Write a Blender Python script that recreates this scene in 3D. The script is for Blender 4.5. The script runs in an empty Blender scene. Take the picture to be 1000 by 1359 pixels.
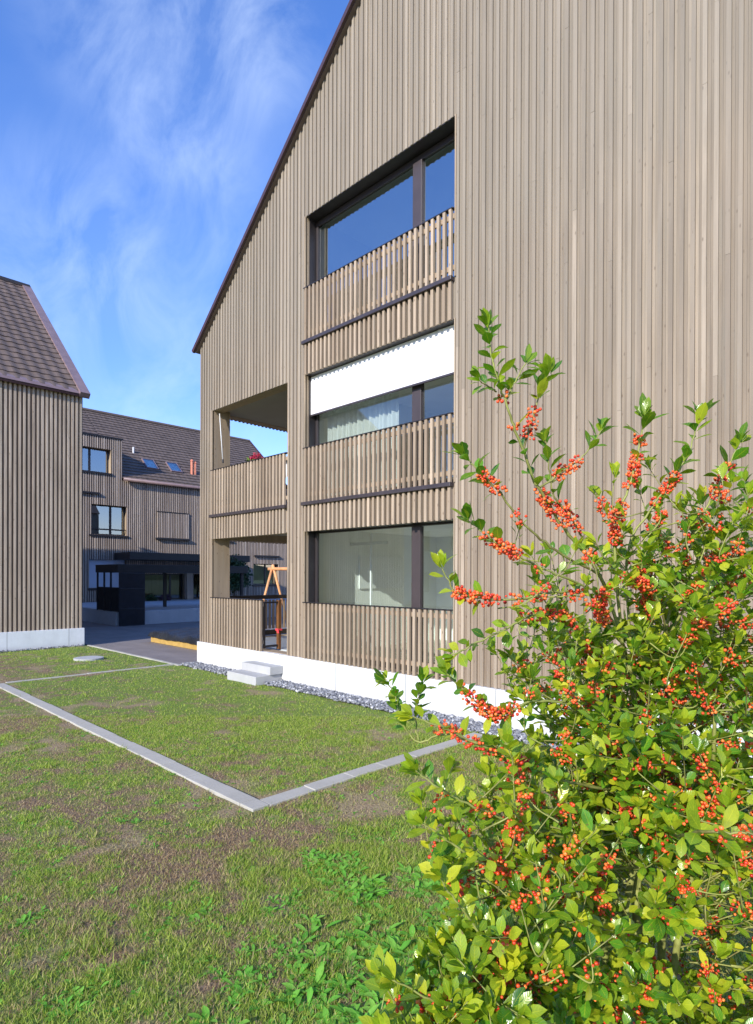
import bpy, math, random
import numpy as np
from mathutils import Vector, Matrix
sc = bpy.context.scene
col = sc.collection
random.seed(11)
rs = np.random.RandomState(7)
R = math.radians

# ---------------------------------------------------------------- camera
CAM = Vector((12.430, -6.779, 2.097))
yaw, pit, rol = R(-44.703), R(-0.172), R(0.190)
r0 = Vector((math.cos(yaw), -math.sin(yaw), 0)); f0 = Vector((math.sin(yaw), math.cos(yaw), 0)); u0 = Vector((0, 0, 1))
fw = f0*math.cos(pit) + u0*math.sin(pit); u2 = u0*math.cos(pit) - f0*math.sin(pit)
rr = r0*math.cos(rol) + u2*math.sin(rol); uu = u2*math.cos(rol) - r0*math.sin(rol)
cd = bpy.data.cameras.new('camera'); cam = bpy.data.objects.new('camera', cd); col.objects.link(cam)
m = Matrix((rr, uu, -fw)).transposed().to_4x4(); m.translation = CAM
cam.matrix_world = m
cd.sensor_fit = 'HORIZONTAL'; cd.sensor_width = 36; cd.lens = 36*0.7854; cd.shift_y = 0.0878
cd.clip_start = 0.05; cd.clip_end = 2000
sc.camera = cam

# ---------------------------------------------------------------- world, sun, exposure
SUN_EL, SUN_AZ = R(25), R(16)          # azimuth from -Y towards +X
sd = Vector((math.sin(SUN_AZ)*math.cos(SUN_EL), -math.cos(SUN_AZ)*math.cos(SUN_EL), math.sin(SUN_EL)))
w = bpy.data.worlds.new('World'); sc.world = w; w.use_nodes = True
nt = w.node_tree; N = nt.nodes; L = nt.links; N.clear()
out = N.new('ShaderNodeOutputWorld'); bg = N.new('ShaderNodeBackground'); sky = N.new('ShaderNodeTexSky')
sky.sky_type = 'NISHITA'; sky.sun_disc = False; sky.sun_elevation = SUN_EL; sky.sun_rotation = math.atan2(sd.x, sd.y)
sky.air_density = 1.15; sky.dust_density = 0.15; sky.ozone_density = 2.2
bg.inputs['Strength'].default_value = 0.15
hsv = N.new('ShaderNodeHueSaturation'); hsv.inputs['Saturation'].default_value = 1.25; hsv.inputs['Value'].default_value = 1.15
gainc = N.new('ShaderNodeMixRGB'); gainc.blend_type = 'MULTIPLY'; gainc.inputs[0].default_value = 1; gainc.inputs[2].default_value = (.98, .925, 1.20, 1)
L.new(sky.outputs[0], gainc.inputs[1]); L.new(gainc.outputs[0], hsv.inputs['Color'])
tc = N.new('ShaderNodeTexCoord')
def wmath(op, a, b=None, c=None, clamp=False):
    n = N.new('ShaderNodeMath'); n.operation = op; n.use_clamp = clamp
    for i, v in enumerate((a, b, c)):
        if v is None: continue
        if isinstance(v, (int, float)): n.inputs[i].default_value = v
        else: L.new(v, n.inputs[i])
    return n.outputs[0]
def blob(d, lo, hi):                     # soft mask round a direction of the sky
    n = N.new('ShaderNodeVectorMath'); n.operation = 'DOT_PRODUCT'; L.new(tc.outputs['Generated'], n.inputs[0]); n.inputs[1].default_value = d
    mr = N.new('ShaderNodeMapRange'); mr.interpolation_type = 'SMOOTHSTEP'; L.new(n.outputs['Value'], mr.inputs[0])
    mr.inputs[1].default_value = lo; mr.inputs[2].default_value = hi
    return mr.outputs[0]
mp = N.new('ShaderNodeMapping'); L.new(tc.outputs['Generated'], mp.inputs[0])
mp.inputs['Rotation'].default_value = (R(20), R(-35), R(40)); mp.inputs['Scale'].default_value = (2.6, 7.5, 5.0)
n1 = N.new('ShaderNodeTexNoise'); n1.inputs['Scale'].default_value = 1.5; n1.inputs['Detail'].default_value = 9; n1.inputs['Roughness'].default_value = .6; n1.inputs['Distortion'].default_value = .55
L.new(mp.outputs[0], n1.inputs['Vector'])
n2 = N.new('ShaderNodeTexNoise'); n2.inputs['Scale'].default_value = 3.2; n2.inputs['Detail'].default_value = 4
L.new(tc.outputs['Generated'], n2.inputs['Vector'])
blobs = [((-0.669, 0.369, 0.646), 0.9843, 1.0, 0.55), ((-0.706, 0.274, 0.653), 0.9916, 1.0, 0.35), ((-0.79, 0.384, 0.478), 0.9821, 1.0, 0.5), ((-0.866, 0.248, 0.433), 0.9867, 1.0, 0.45), ((-0.624, 0.405, 0.668), 0.9939, 1.0, 0.4), ((-0.908, 0.321, 0.269), 0.9765, 1.0, 0.25), ((-0.831, 0.499, 0.244), 0.9792, 1.0, 0.3)]
acc = None
for d, lo, hi, s in blobs:
    b = wmath('MULTIPLY', blob(d, lo, hi), s*.55)
    acc = b if acc is None else wmath('ADD', acc, b)
wisp = N.new('ShaderNodeMapRange'); L.new(n1.outputs[0], wisp.inputs[0]); wisp.inputs[1].default_value = .38; wisp.inputs[2].default_value = .95
veil = wmath('MULTIPLY', n2.outputs[0], .16)
cl = wmath('ADD', wmath('MULTIPLY', wmath('ADD', acc, .04), wisp.outputs[0]), wmath('MULTIPLY', veil, wmath('ADD', acc, .55)), clamp=True)
mx = N.new('ShaderNodeMixRGB'); L.new(cl, mx.inputs[0]); L.new(hsv.outputs[0], mx.inputs[1]); mx.inputs[2].default_value = (5.0, 5.9, 7.2, 1)
L.new(mx.outputs[0], bg.inputs['Color']); L.new(bg.outputs[0], out.inputs[0])

sl = bpy.data.lights.new('sun', 'SUN'); sl.energy = 3.9; sl.angle = R(0.5); sl.color = (1, .945, .84)
so = bpy.data.objects.new('sun', sl); col.objects.link(so); so.location = (0, -20, 30)
so.rotation_euler = sd.to_track_quat('Z', 'Y').to_euler()
sc.view_settings.view_transform = 'Standard'; sc.view_settings.look = 'None'; sc.view_settings.exposure = 0.55; sc.view_settings.gamma = 1.0
sc.cycles.transparent_max_bounces = 24; sc.cycles.max_bounces = 8

# ---------------------------------------------------------------- materials
def mat(name, rough=.7, base=(.5, .5, .5), spec=.5, metal=0):
    M = bpy.data.materials.new(name); M.use_nodes = True
    b = M.node_tree.nodes['Principled BSDF']
    b.inputs['Base Color'].default_value = (*base, 1); b.inputs['Roughness'].default_value = rough
    b.inputs['Specular IOR Level'].default_value = spec; b.inputs['Metallic'].default_value = metal
    return M, M.node_tree, b
class NT:
    def __init__(s, nt): s.nt = nt; s.n = nt.nodes; s.l = nt.links
    def new(s, t, **k):
        n = s.n.new(t)
        for a, b in k.items(): setattr(n, a, b)
        return n
    def put(s, v, sock):
        if isinstance(v, (int, float)): sock.default_value = v
        elif isinstance(v, (tuple, list)): sock.default_value = tuple(v) if len(v) == len(sock.default_value) else (*v, 1)
        else: s.l.new(v, sock)
    def math(s, op, a, b=0, clamp=False):
        n = s.new('ShaderNodeMath', operation=op, use_clamp=clamp); s.put(a, n.inputs[0]); s.put(b, n.inputs[1]); return n.outputs[0]
    def mix(s, f, a, b, mode='MIX'):
        n = s.new('ShaderNodeMixRGB', blend_type=mode); s.put(f, n.inputs[0]); s.put(a, n.inputs[1]); s.put(b, n.inputs[2]); return n.outputs[0]
    def noise(s, scale, detail=3, vec=None, rough=.55, sc3=None, dist=0):
        n = s.new('ShaderNodeTexNoise'); n.inputs['Scale'].default_value = scale; n.inputs['Detail'].default_value = detail
        n.inputs['Roughness'].default_value = rough; n.inputs['Distortion'].default_value = dist
        v = vec if vec is not None else s.obj()
        if sc3:
            m = s.new('ShaderNodeMapping'); s.l.new(v, m.inputs[0]); m.inputs['Scale'].default_value = sc3; v = m.outputs[0]
        s.l.new(v, n.inputs['Vector']); return n.outputs[0]
    def obj(s):
        if not hasattr(s, '_o'): s._o = s.new('ShaderNodeTexCoord').outputs['Object']
        return s._o
    def ramp(s, v, stops):
        n = s.new('ShaderNodeValToRGB'); e = n.color_ramp.elements
        while len(e) < len(stops): e.new(.5)
        for el, (p, c) in zip(e, stops): el.position = p; el.color = (*c, 1)
        s.put(v, n.inputs[0]); return n.outputs[0]
    def rng(s, v, a, b, c=0, d=1):
        n = s.new('ShaderNodeMapRange'); s.put(v, n.inputs[0])
        for i, q in enumerate((a, b, c, d)): n.inputs[i+1].default_value = q
        return n.outputs[0]
    def attr(s, name): return s.new('ShaderNodeAttribute', attribute_name=name).outputs['Fac']
    def bump(s, h, b, strength=.3, dist=.01):
        n = s.new('ShaderNodeBump'); n.inputs['Strength'].default_value = strength; n.inputs['Distance'].default_value = dist
        s.put(h, n.inputs['Height']); s.l.new(n.outputs[0], b.inputs['Normal'])

def wood_mat(name, c_dark, c_mid, c_light, zgrey=True):
    M, nt, b = mat(name, .78, spec=.25); t = NT(nt)
    tint = t.attr('tint')
    base = t.ramp(tint, [(0, c_dark), (.5, c_mid), (.86, c_light), (1, tuple(q*1.32 for q in c_light))])
    g = t.noise(1, 4, sc3=(45, 45, 1.6), rough=.6)
    base = t.mix(t.rng(g, .35, .68, 0, .42), base, tuple(c*.68 for c in c_mid))
    g3 = t.noise(1, 4, sc3=(16, 16, 1.1), rough=.7); base = t.mix(t.rng(g3, .5, .66, 0, .5), base, (.29, .225, .155))
    g4 = t.noise(1, 4, sc3=(13, 13, .55), rough=.6); base = t.mix(t.rng(g4, .55, .7, 0, .3), base, (.215, .22, .195))
    g2 = t.noise(1, 3, sc3=(9, 9, .7))
    base = t.mix(t.rng(g2, .42, .72, 0, .38), base, tuple(min(1, c*1.28) for c in c_light))
    # knots
    vo = t.new('ShaderNodeTexVoronoi', feature='F1'); mp = t.new('ShaderNodeMapping'); t.l.new(t.obj(), mp.inputs[0]); mp.inputs['Scale'].default_value = (13, 13, 5.0)
    t.l.new(mp.outputs[0], vo.inputs['Vector']); vo.inputs['Scale'].default_value = 1.0
    kn = t.math('MULTIPLY', t.rng(vo.outputs['Distance'], .05, .15, .78, 0), t.rng(t.noise(2.3, 2), .34, .42))
    base = t.mix(kn, base, (.13, .085, .055))
    if zgrey:                                    # weathering: greyer boards high up, warmer low down
        sx = t.new('ShaderNodeSeparateXYZ'); t.l.new(t.obj(), sx.inputs[0])
        zz = t.math('ADD', sx.outputs[2], t.math('MULTIPLY', t.noise(.7, 3), 4))
        base = t.mix(t.rng(zz, 3.5, 9.5, 0, .52), base, (.25, .23, .19))
    t.put(base, b.inputs['Base Color']); t.bump(g, b, .25, .004)
    return M
WOOD = wood_mat('weathered_batten', (.215, .163, .117), (.283, .220, .161), (.36, .288, .214))
WOODB = wood_mat('weathered_board', (.208, .158, .115), (.268, .208, .153), (.335, .266, .198))
WOODR = wood_mat('balustrade_slat', (.255, .19, .132), (.33, .252, .178), (.415, .325, .235), False)
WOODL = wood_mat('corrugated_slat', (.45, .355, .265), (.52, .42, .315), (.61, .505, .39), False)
WOODLD = wood_mat('shaded_recess_board', (.17, .12, .087), (.22, .157, .115), (.28, .205, .152), False)  # boards coloured darker to hold the shade in the grooves between battens
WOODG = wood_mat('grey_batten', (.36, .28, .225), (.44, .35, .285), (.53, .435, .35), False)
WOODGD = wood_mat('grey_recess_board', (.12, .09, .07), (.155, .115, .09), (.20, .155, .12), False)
WPAN = wood_mat('plain_reveal_board', (.33, .25, .17), (.37, .285, .195), (.42, .33, .23), False)

def simple(name, c, rough=.6, var=.15, scale=3, spec=.5, metal=0, bump=0, bscale=40):
    M, nt, b = mat(name, rough, c, spec, metal); t = NT(nt)
    n = t.noise(scale, 5)
    t.put(t.mix(t.rng(n, .3, .7), tuple(x*(1-var) for x in c), tuple(min(1, x*(1+var)) for x in c)), b.inputs['Base Color'])
    if bump: t.bump(t.noise(bscale, 4), b, bump, .01)
    return M
MULL = simple('mullion_metal', (.06, .046, .046), .4, .12, 3)
DARK = simple('dark_bronze_metal', (.022, .018, .019), .42, .2, 5)
FRAME = simple('window_frame_metal', (.036, .029, .03), .4, .12, 3)
LEDGE = simple('ledge_metal', (.05, .04, .043), .38, .2, 5)
VERGE = simple('aubergine_flashing', (.06, .03, .034), .42, .2, 6)
FLASH = simple('pinkish_brown_flashing', (.24, .17, .17), .4, .14, 4)
BLACK = simple('black_coated_metal', (.012, .012, .014), .5, .3, 4)
WHITE = simple('white_blind_fabric', (.86, .87, .87), .8, .02, 2)
PLAST = simple('interior_plaster', (.88, .89, .86), .9, .03, 2)
CEIL = simple('grey_soffit_panel', (.33, .32, .28), .85, .05, 2)
TILE = simple('pale_terrace_tile', (.52, .55, .55), .6, .06, 3)
ROOM = simple('oak_floor', (.62, .56, .46), .5, .1, 4)
TARP = simple('dark_tarpaulin', (.022, .024, .028), .38, .4, 2, bump=.5, bscale=6)
YEL = simple('yellow_plank', (.45, .29, .08), .6, .15, 5)
SWG = simple('orange_peeled_log', (.72, .36, .16), .6, .18, 6)
POSTB = simple('brown_stained_wood', (.17, .07, .022), .5, .25, 9)
RED = simple('red_ribbon', (.75, .06, .07), .6, .1, 5)
PINK = simple('red_geranium_petal', (.5, .03, .09), .6, .3, 20)
LEAFD = simple('dark_foliage', (.035, .075, .022), .6, .5, 9)
LEAFM = simple('light_foliage', (.12, .19, .03), .6, .4, 9)
PURP = simple('purple_foliage', (.09, .045, .07), .7, .5, 9)
ALU = simple('pale_aluminium', (.72, .72, .70), .35, .05, 4)
COPP = simple('copper_sheet', (.62, .22, .13), .4, .25, 5)
CLOTH = simple('white_cloth', (.72, .73, .76), .9, .05, 3)
PAPER = simple('pale_blue_blind', (.50, .56, .66), .85, .04, 2)

def concrete(name, c, joints=None, axis=0, bump=.2):
    M, nt, b = mat(name, .85, c, .25); t = NT(nt)
    n = t.noise(2.2, 6, rough=.65); n2 = t.noise(1, 4, sc3=(7, 7, .8)); n3 = t.noise(60, 3)
    cc = t.mix(t.rng(n, .3, .7), tuple(x*.9 for x in c), tuple(min(1, x*1.07) for x in c))
    cc = t.mix(t.rng(n2, .5, .75, 0, .25), cc, tuple(x*.78 for x in c))
    cc = t.mix(t.rng(n3, .62, .72, 0, .35), cc, tuple(x*.6 for x in c))
    if joints:
        sx = t.new('ShaderNodeSeparateXYZ'); t.l.new(t.obj(), sx.inputs[0])
        fr = t.math('FRACT', t.math('DIVIDE', t.math('ADD', sx.outputs[axis], 40+joints*.37), joints))
        ln = t.math('LESS_THAN', fr, .014/joints)
        cc = t.mix(t.math('MULTIPLY', ln, .9), cc, tuple(x*.35 for x in c))
        # dirt rising from the ground
        d = t.rng(t.math('ADD', sx.outputs[2], t.math('MULTIPLY', n2, .1)), .13, .28, .38, 0)
        cc = t.mix(d, cc, (.33, .30, .25))
    t.put(cc, b.inputs['Base Color']); t.bump(n3, b, bump, .004)
    return M
PLINTH = concrete('white_plinth_concrete', (.66, .665, .655), 1.62, 0)
PLINTHL = concrete('pale_plinth_concrete', (.80, .82, .84), 1.52, 1)
STEPC = concrete('step_concrete', (.46, .46, .45))
PLATC = concrete('platform_concrete', (.44, .46, .48))
KERBC = concrete('kerb_stone', (.45, .43, .37), bump=.6)

def asphalt():
    M, nt, b = mat('asphalt_surface', .9, (.06, .06, .06), .3); t = NT(nt)
    n = t.noise(1.1, 5); n3 = t.noise(140, 2); n4 = t.noise(.5, 3, sc3=(1, 5, 1))
    c = t.mix(t.rng(n, .3, .7), (.19, .165, .155), (.26, .225, .21))
    c = t.mix(t.rng(n4, .5, .7, 0, .4), c, (.30, .265, .24))
    c = t.mix(t.rng(n3, .55, .75, 0, .5), c, (.36, .33, .30))
    t.put(c, b.inputs['Base Color']); t.bump(n3, b, .5, .006); return M
ASPH = asphalt()
def glass(name, tint, lo):
    M = bpy.data.materials.new(name); M.use_nodes = True; nt = M.node_tree; nt.nodes.clear(); t = NT(nt)
    o = t.new('ShaderNodeOutputMaterial'); tr = t.new('ShaderNodeBsdfTransparent'); tr.inputs[0].default_value = (*tint, 1)
    gl = t.new('ShaderNodeBsdfGlossy'); gl.inputs['Roughness'].default_value = 0.0; gl.inputs[0].default_value = (.9, .96, 1, 1)
    fr = t.new('ShaderNodeFresnel'); fr.inputs[0].default_value = 1.5
    f = t.math('ADD', t.math('MULTIPLY', fr.outputs[0], 1.9), lo, clamp=True)
    mx = t.new('ShaderNodeMixShader'); t.put(f, mx.inputs[0]); t.l.new(tr.outputs[0], mx.inputs[1]); t.l.new(gl.outputs[0], mx.inputs[2])
    bp = t.new('ShaderNodeBump'); bp.inputs['Strength'].default_value = .02; bp.inputs['Distance'].default_value = .02
    t.put(t.noise(.8, 1), bp.inputs['Height']); t.l.new(bp.outputs[0], gl.inputs['Normal'])
    t.l.new(mx.outputs[0], o.inputs[0]); return M
GLASS = glass('window_glass', (.90, .985, .96), .05)
GLASSU = glass('coated_window_glass', (.50, .62, .64), .30)
def sheer():
    M, nt, b = mat('sheer_curtain_fabric', .9, (.85, .86, .84), .1); t = NT(nt)
    tr = t.new('ShaderNodeBsdfTranslucent'); tr.inputs[0].default_value = (.85, .86, .84, 1)
    tp = t.new('ShaderNodeBsdfTransparent')
    m1 = t.new('ShaderNodeMixShader'); m1.inputs[0].default_value = .45; m2 = t.new('ShaderNodeMixShader'); m2.inputs[0].default_value = .18
    o = [n for n in t.n if n.type == 'OUTPUT_MATERIAL'][0]
    t.l.new(b.outputs[0], m1.inputs[1]); t.l.new(tr.outputs[0], m1.inputs[2]); t.l.new(m1.outputs[0], m2.inputs[1]); t.l.new(tp.outputs[0], m2.inputs[2]); t.l.new(m2.outputs[0], o.inputs[0])
    return M
SHEER = sheer()
def tiles(name, c):
    M, nt, b = mat(name, .75, c, .3); t = NT(nt)
    tint = t.attr('tint'); n = t.noise(6, 4)
    cc = t.mix(tint, tuple(x*.88 for x in c), tuple(x*1.14 for x in c))
    cc = t.mix(t.rng(n, .4, .7, 0, .35), cc, tuple(x*.6 for x in c))
    t.put(cc, b.inputs['Base Color']); return M
TILES = tiles('brown_grey_roof_tile', (.165, .122, .098))
TILESR = tiles('far_roof_tile', (.155, .118, .098))

# ---------------------------------------------------------------- helpers
def tag(o, label=None, cat=None, group=None, kind=None):
    if label: o['label'] = label
    if cat: o['category'] = cat
    if group: o['group'] = group
    if kind: o['kind'] = kind
    return o
def empty(name, loc=(0, 0, 0), label=None, cat=None, group=None, rz=0):
    o = bpy.data.objects.new(name, None); col.objects.link(o); o.location = loc; o.rotation_euler.z = rz
    o.empty_display_size = .2
    return tag(o, label, cat, group)
class MB:
    def __init__(s): s.v = []; s.f = []; s.t = []; s.uv = []
    def hexa(s, c, t=.5):                # 8 corners: bottom 4 (ring), top 4 (ring)
        k = len(s.v); s.v += [tuple(p) for p in c]
        for q in ((0, 3, 2, 1), (4, 5, 6, 7), (0, 1, 5, 4), (1, 2, 6, 5), (2, 3, 7, 6), (3, 0, 4, 7)):
            s.f.append(tuple(k+i for i in q)); s.t.append(t)
        return s
    def box(s, x0, x1, y0, y1, z0, z1, t=.5):
        return s.hexa([(x0, y0, z0), (x1, y0, z0), (x1, y1, z0), (x0, y1, z0), (x0, y0, z1), (x1, y0, z1), (x1, y1, z1), (x0, y1, z1)], t)
    def quad(s, a, b, c, d, t=.5):
        k = len(s.v); s.v += [tuple(a), tuple(b), tuple(c), tuple(d)]; s.f.append((k, k+1, k+2, k+3)); s.t.append(t); return s
    def tube(s, pts, rad, n=6, t=.5, cap=True):
        pts = [Vector(p) for p in pts]; k0 = len(s.v); prev = None
        if isinstance(rad, (int, float)): rad = [rad]*len(pts)
        ref = Vector((0.31, .2, .93)).normalized()
        for i, p in enumerate(pts):
            d = (pts[min(i+1, len(pts)-1)] - pts[max(i-1, 0)])
            d = d.normalized() if d.length > 1e-9 else Vector((0, 0, 1))
            if prev is None:
                a = d.cross(ref)
                if a.length < .1: a = d.cross(Vector((1, 0, 0)))
            else: a = prev - d*prev.dot(d)
            a.normalize(); prev = a; b = d.cross(a)
            for j in range(n):
                an = 2*math.pi*j/n; s.v.append(tuple(p + a*(rad[i]*math.cos(an)) + b*(rad[i]*math.sin(an))))
        for i in range(len(pts)-1):
            for j in range(n):
                s.f.append((k0+i*n+j, k0+i*n+(j+1) % n, k0+(i+1)*n+(j+1) % n, k0+(i+1)*n+j)); s.t.append(t)
        if cap:
            s.f.append(tuple(k0+j for j in range(n))[::-1]); s.t.append(t)
            e = k0+(len(pts)-1)*n; s.f.append(tuple(e+j for j in range(n))); s.t.append(t)
        return s
    def build(s, name, material, parent=None, smooth=False, bevel=0):
        me = bpy.data.meshes.new(name); me.from_pydata(s.v, [], s.f); me.update()
        a = me.attributes.new('tint', 'FLOAT', 'FACE'); a.data.foreach_set('value', s.t)
        if smooth: me.polygons.foreach_set('use_smooth', [True]*len(me.polygons))
        me.materials.append(material)
        o = bpy.data.objects.new(name, me); col.objects.link(o)
        if parent:
            o.parent = parent; o.location = -parent.location if parent.type == 'EMPTY' else (0, 0, 0)
            if parent.type != 'EMPTY': o.location = (0, 0, 0)
        if bevel:
            bv = o.modifiers.new('bevel', 'BEVEL'); bv.width = bevel; bv.segments = 2; bv.limit_method = 'ANGLE'
        return o
# coordinates of every part are written in world space; a part's offset undoes its Empty's location.
def rnd(a=0, b=1): return random.uniform(a, b)
def intervals(z0, z1, ops):
    segs = [(z0, z1)]
    for a, b in ops:
        new = []
        for p, q in segs:
            if b <= p or a >= q: new.append((p, q)); continue
            if a > p: new.append((p, a))
            if b < q: new.append((b, q))
        segs = new
    return [(p, q) for p, q in segs if q-p > .02]
PITCH = .11
def cladding(P, ua, ub, zb, ztop, openings, bw=.048, depth=.029, pitch=PITCH, hang=.012):
    """vertical battens over boards; P(u, d, z) maps along / outward / up to the world"""
    bat, brd = MB(), MB()
    k0, k1 = int(round(ua/pitch)), int(round(ub/pitch))
    for k in range(k0, k1):
        a, b = k*pitch, (k+1)*pitch; c = (a+b)/2
        ops = [(o[2], o[3]) for o in openings if o[0] < c < o[1]]
        t1, t2 = rnd(), rnd(); bw_ = bw*rnd(.86, 1.1)
        nj = rnd(1.5, 4.5)
        for z0, z1 in intervals(zb, ztop(c), ops):
            sl = (ztop(c+.01)-ztop(c-.01))/.02 if z1 >= ztop(c)-1e-6 else 0
            z = z0 - hang
            while z < z1 - 1e-6:
                e = min(z1, z+nj) if z1-z > nj+.6 else z1
                dz = sl if e >= z1-1e-6 else 0
                d1 = depth*rnd(-.12, .02)
                q = []
                for zz, s_ in ((z, 0), (e, dz)):
                    q += [P(c-bw_/2, d1, zz-s_*bw_/2), P(c+bw_/2, d1, zz+s_*bw_/2), P(c+bw_/2, -depth-.001, zz+s_*bw_/2), P(c-bw_/2, -depth-.001, zz-s_*bw_/2)]
                bat.hexa(q, t1)
                z = e + (.002 if e < z1 else 0); nj = rnd(2.2, 5); t1 = min(1, max(0, t1 + rnd(-.35, .35)))
            q = []
            for zz, s_ in ((z0, 0), (z1, sl)):
                q += [P(a+.001, -depth, zz-s_*pitch/2), P(b-.001, -depth, zz+s_*pitch/2), P(b-.001, -depth-.02, zz+s_*pitch/2), P(a+.001, -depth-.02, zz-s_*pitch/2)]
            brd.hexa(q, t2)
    return bat, brd
def roof_tiles(P, ya, yb, length, row=.33, per=.30, amp=.010, lift=.032):
    """P(y, s, h): along eave, up the slope, off the slope"""
    mb = MB(); nr = int(length/row); ns = int((yb-ya)/per)*6
    ys = np.linspace(ya, yb, ns+1)
    for r in range(nr+1):
        s0 = r*row; s1 = min(length, s0+row+.04); off = 0
        k = len(mb.v)
        jit = {}
        for i, y in enumerate(ys):
            h = amp*math.sin(2*math.pi*(y+off)/per)
            ti = int(math.floor((y+off)/per)); j = jit.setdefault(ti, (rnd(-.004, .004), rnd()))
            mb.v += [P(y, s0, -.02), P(y, s0, lift+h+j[0]), P(y, s1, .004+h)]
        for i in range(ns):
            a = k+3*i; ti = int(math.floor((ys[i]+off)/per)); tt = jit[ti][1]
            mb.f += [(a, a+3, a+4, a+1), (a+1, a+4, a+5, a+2)]; mb.t += [tt, tt]
    return mb

# ================================================================ MAIN BUILDING
G = .08                                                    # ground level
main = empty('apartment_building', (7, 6, G), 'large timber clad apartment building filling the right side, with steep gable, balconies and white plinth', 'building')
SL = .826; RX = 7.0
def zroof(x): return 7.30 + SL*(x if x < RX else 2*RX-x)
OP = [(.55, 3.33, .6, 2.93), (.55, 3.33, 3.45, 5.78), (3.85, 7.26, .6, 2.93), (3.85, 7.26, 3.45, 5.79), (3.85, 7.26, 6.39, 8.69)]
Pf = lambda u, d, z: (u, -d, z)
bat, brd = cladding(Pf, 0, 14.08, .6, lambda x: zroof(x)-.02, OP)
bat.build('cladding_batten', WOOD, main)
brd.build('wall_board', WOODB, main)
# spandrels stand a little proud below each ledge
for (xa, xb, za, zb_) in ((3.85, 7.26, 2.93, 3.385), (3.85, 7.26, 5.79, 6.325), (.55, 3.33, 2.93, 3.385)):
    m_ = MB(); k = math.ceil((xa-.03)/PITCH)
    x = k*PITCH+PITCH/2 if k*PITCH+PITCH/2-.03 > xa-.04 else (k+1)*PITCH
    xx = math.floor(xa/PITCH)*PITCH + PITCH/2
    while xx < xb+.02:
        if xx > xa-.045: m_.box(xx-.024, xx+.024, -.034, .0-.0015, za-.02, zb_, rnd(.4, 1))
        xx += PITCH
    m_.build('spandrel_slats', WOODR, main)
# opening lip boards, walls behind
body = MB()
cols = [(0.04, .55, .46), (.55, 3.33, .30), (3.33, 3.85, .30), (3.85, 7.26, .30), (7.26, 7.7, .3), (7.7, RX+.9, .3), (RX+.9, 13.96, .3)]
brk = sorted(set([.04, .55, 3.33, 3.85, RX, 7.26, 13.96]))
for a, b in zip(brk[:-1], brk[1:]):
    c = (a+b)/2; ops = [(o[2], o[3]) for o in OP if o[0] < c < o[1]]; dep = .46 if c < .55 else .30
    for z0, z1 in intervals(.5, min(zroof(a), zroof(b))-.1, ops):
        body.box(a, b, .0565, dep, z0, z1, rnd(.3, .7))
    lo = min(zroof(a), zroof(b))-.1
    body.hexa([(a, .0565, lo), (b, .0565, lo), (b, .3, lo), (a, .3, lo), (a, .0565, zroof(a)-.06), (b, .0565, zroof(b)-.06), (b, .3, zroof(b)-.06), (a, .3, zroof(a)-.06)])
# reveal edge boards (cover the cut of the cladding)
for (xa, xb, za, zb_) in OP:
    body.box(xa-.022, xa-.001, .002, .0555, za, zb_, .6); body.box(xb+.001, xb+.022, .002, .0555, za, zb_, .6)
body.build('wall', WPAN, main)
# west side: battens, loggia openings
OPW = [(.46, 2.95, .6, 2.93), (.46, 2.95, 3.45, 5.82)]
Pw = lambda u, d, z: (-d, u, z)
bat, brd = cladding(Pw, .0, 12, .6, lambda y: 7.2, OPW)
bat.build('cladding_batten', WOOD, main); brd.build('wall_board', WOODB, main)
wb = MB()
for a, b in ((.46, 2.95), (2.95, 11.9)):
    ops = [(o[2], o[3]) for o in OPW if o[0] < (a+b)/2 < o[1]]
    for z0, z1 in intervals(.5, 7.2, ops): wb.box(.0565, .30, a, b, z0, z1)
wb.box(13.7, 13.96, .3, 11.9, .5, 7.2); wb.box(.3, 13.7, 11.7, 11.9, .5, 7.2)
k = len(wb.v); wb.v += [(0.06, 11.9, 7.2), (13.96, 11.9, 7.2), (RX, 11.9, zroof(RX)-.1)]; wb.f.append((k, k+1, k+2)); wb.t.append(.5)
wb.build('wall', WPAN, main)
# plinth
pl = MB(); pl.box(-.03, 14.1, -.035, .34, -.2, .592); pl.box(-.03, .33, .34, 11.9, -.2, .592); pl.box(13.77, 14.1, .34, 11.9, -.2, .592); pl.box(.33, 13.77, 11.6, 11.9, -.2, .592)
pl.build('plinth', PLINTH, main, bevel=.006)
# roof: slabs, dark soffit board, verge flashing
rf = MB(); cs, sn = math.cos(math.atan(SL)), math.sin(math.atan(SL))
for sgn in (1, -1):
    ex = 0 if sgn > 0 else 14
    def Q(s, h, y): return (ex + sgn*(s*cs - h*sn), y, 7.30 + s*sn + h*cs)
    Lr = RX/cs
    rf.hexa([Q(-.12, -.03, -.07), Q(Lr, -.03, -.07), Q(Lr, -.03, 12), Q(-.12, -.03, 12), Q(-.12, .05, -.07), Q(Lr+.1, .05, -.07), Q(Lr+.1, .05, 12), Q(-.12, .05, 12)])
rf.build('roof', TILES, main)
vg = MB()
for sgn in (1, -1):
    ex = 0 if sgn > 0 else 14
    def Q(s, h, y): return (ex + sgn*(s*cs - h*sn), y, 7.30 + s*sn + h*cs)
    vg.hexa([Q(-.14, -.02, -.125), Q(Lr, -.02, -.125), Q(Lr, -.02, -.0705), Q(-.14, -.02, -.0705), Q(-.14, .06, -.125), Q(Lr+.1, .06, -.125), Q(Lr+.1, .06, -.0705), Q(-.14, .06, -.0705)])
vg.build('verge_flashing', VERGE, main)
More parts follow.
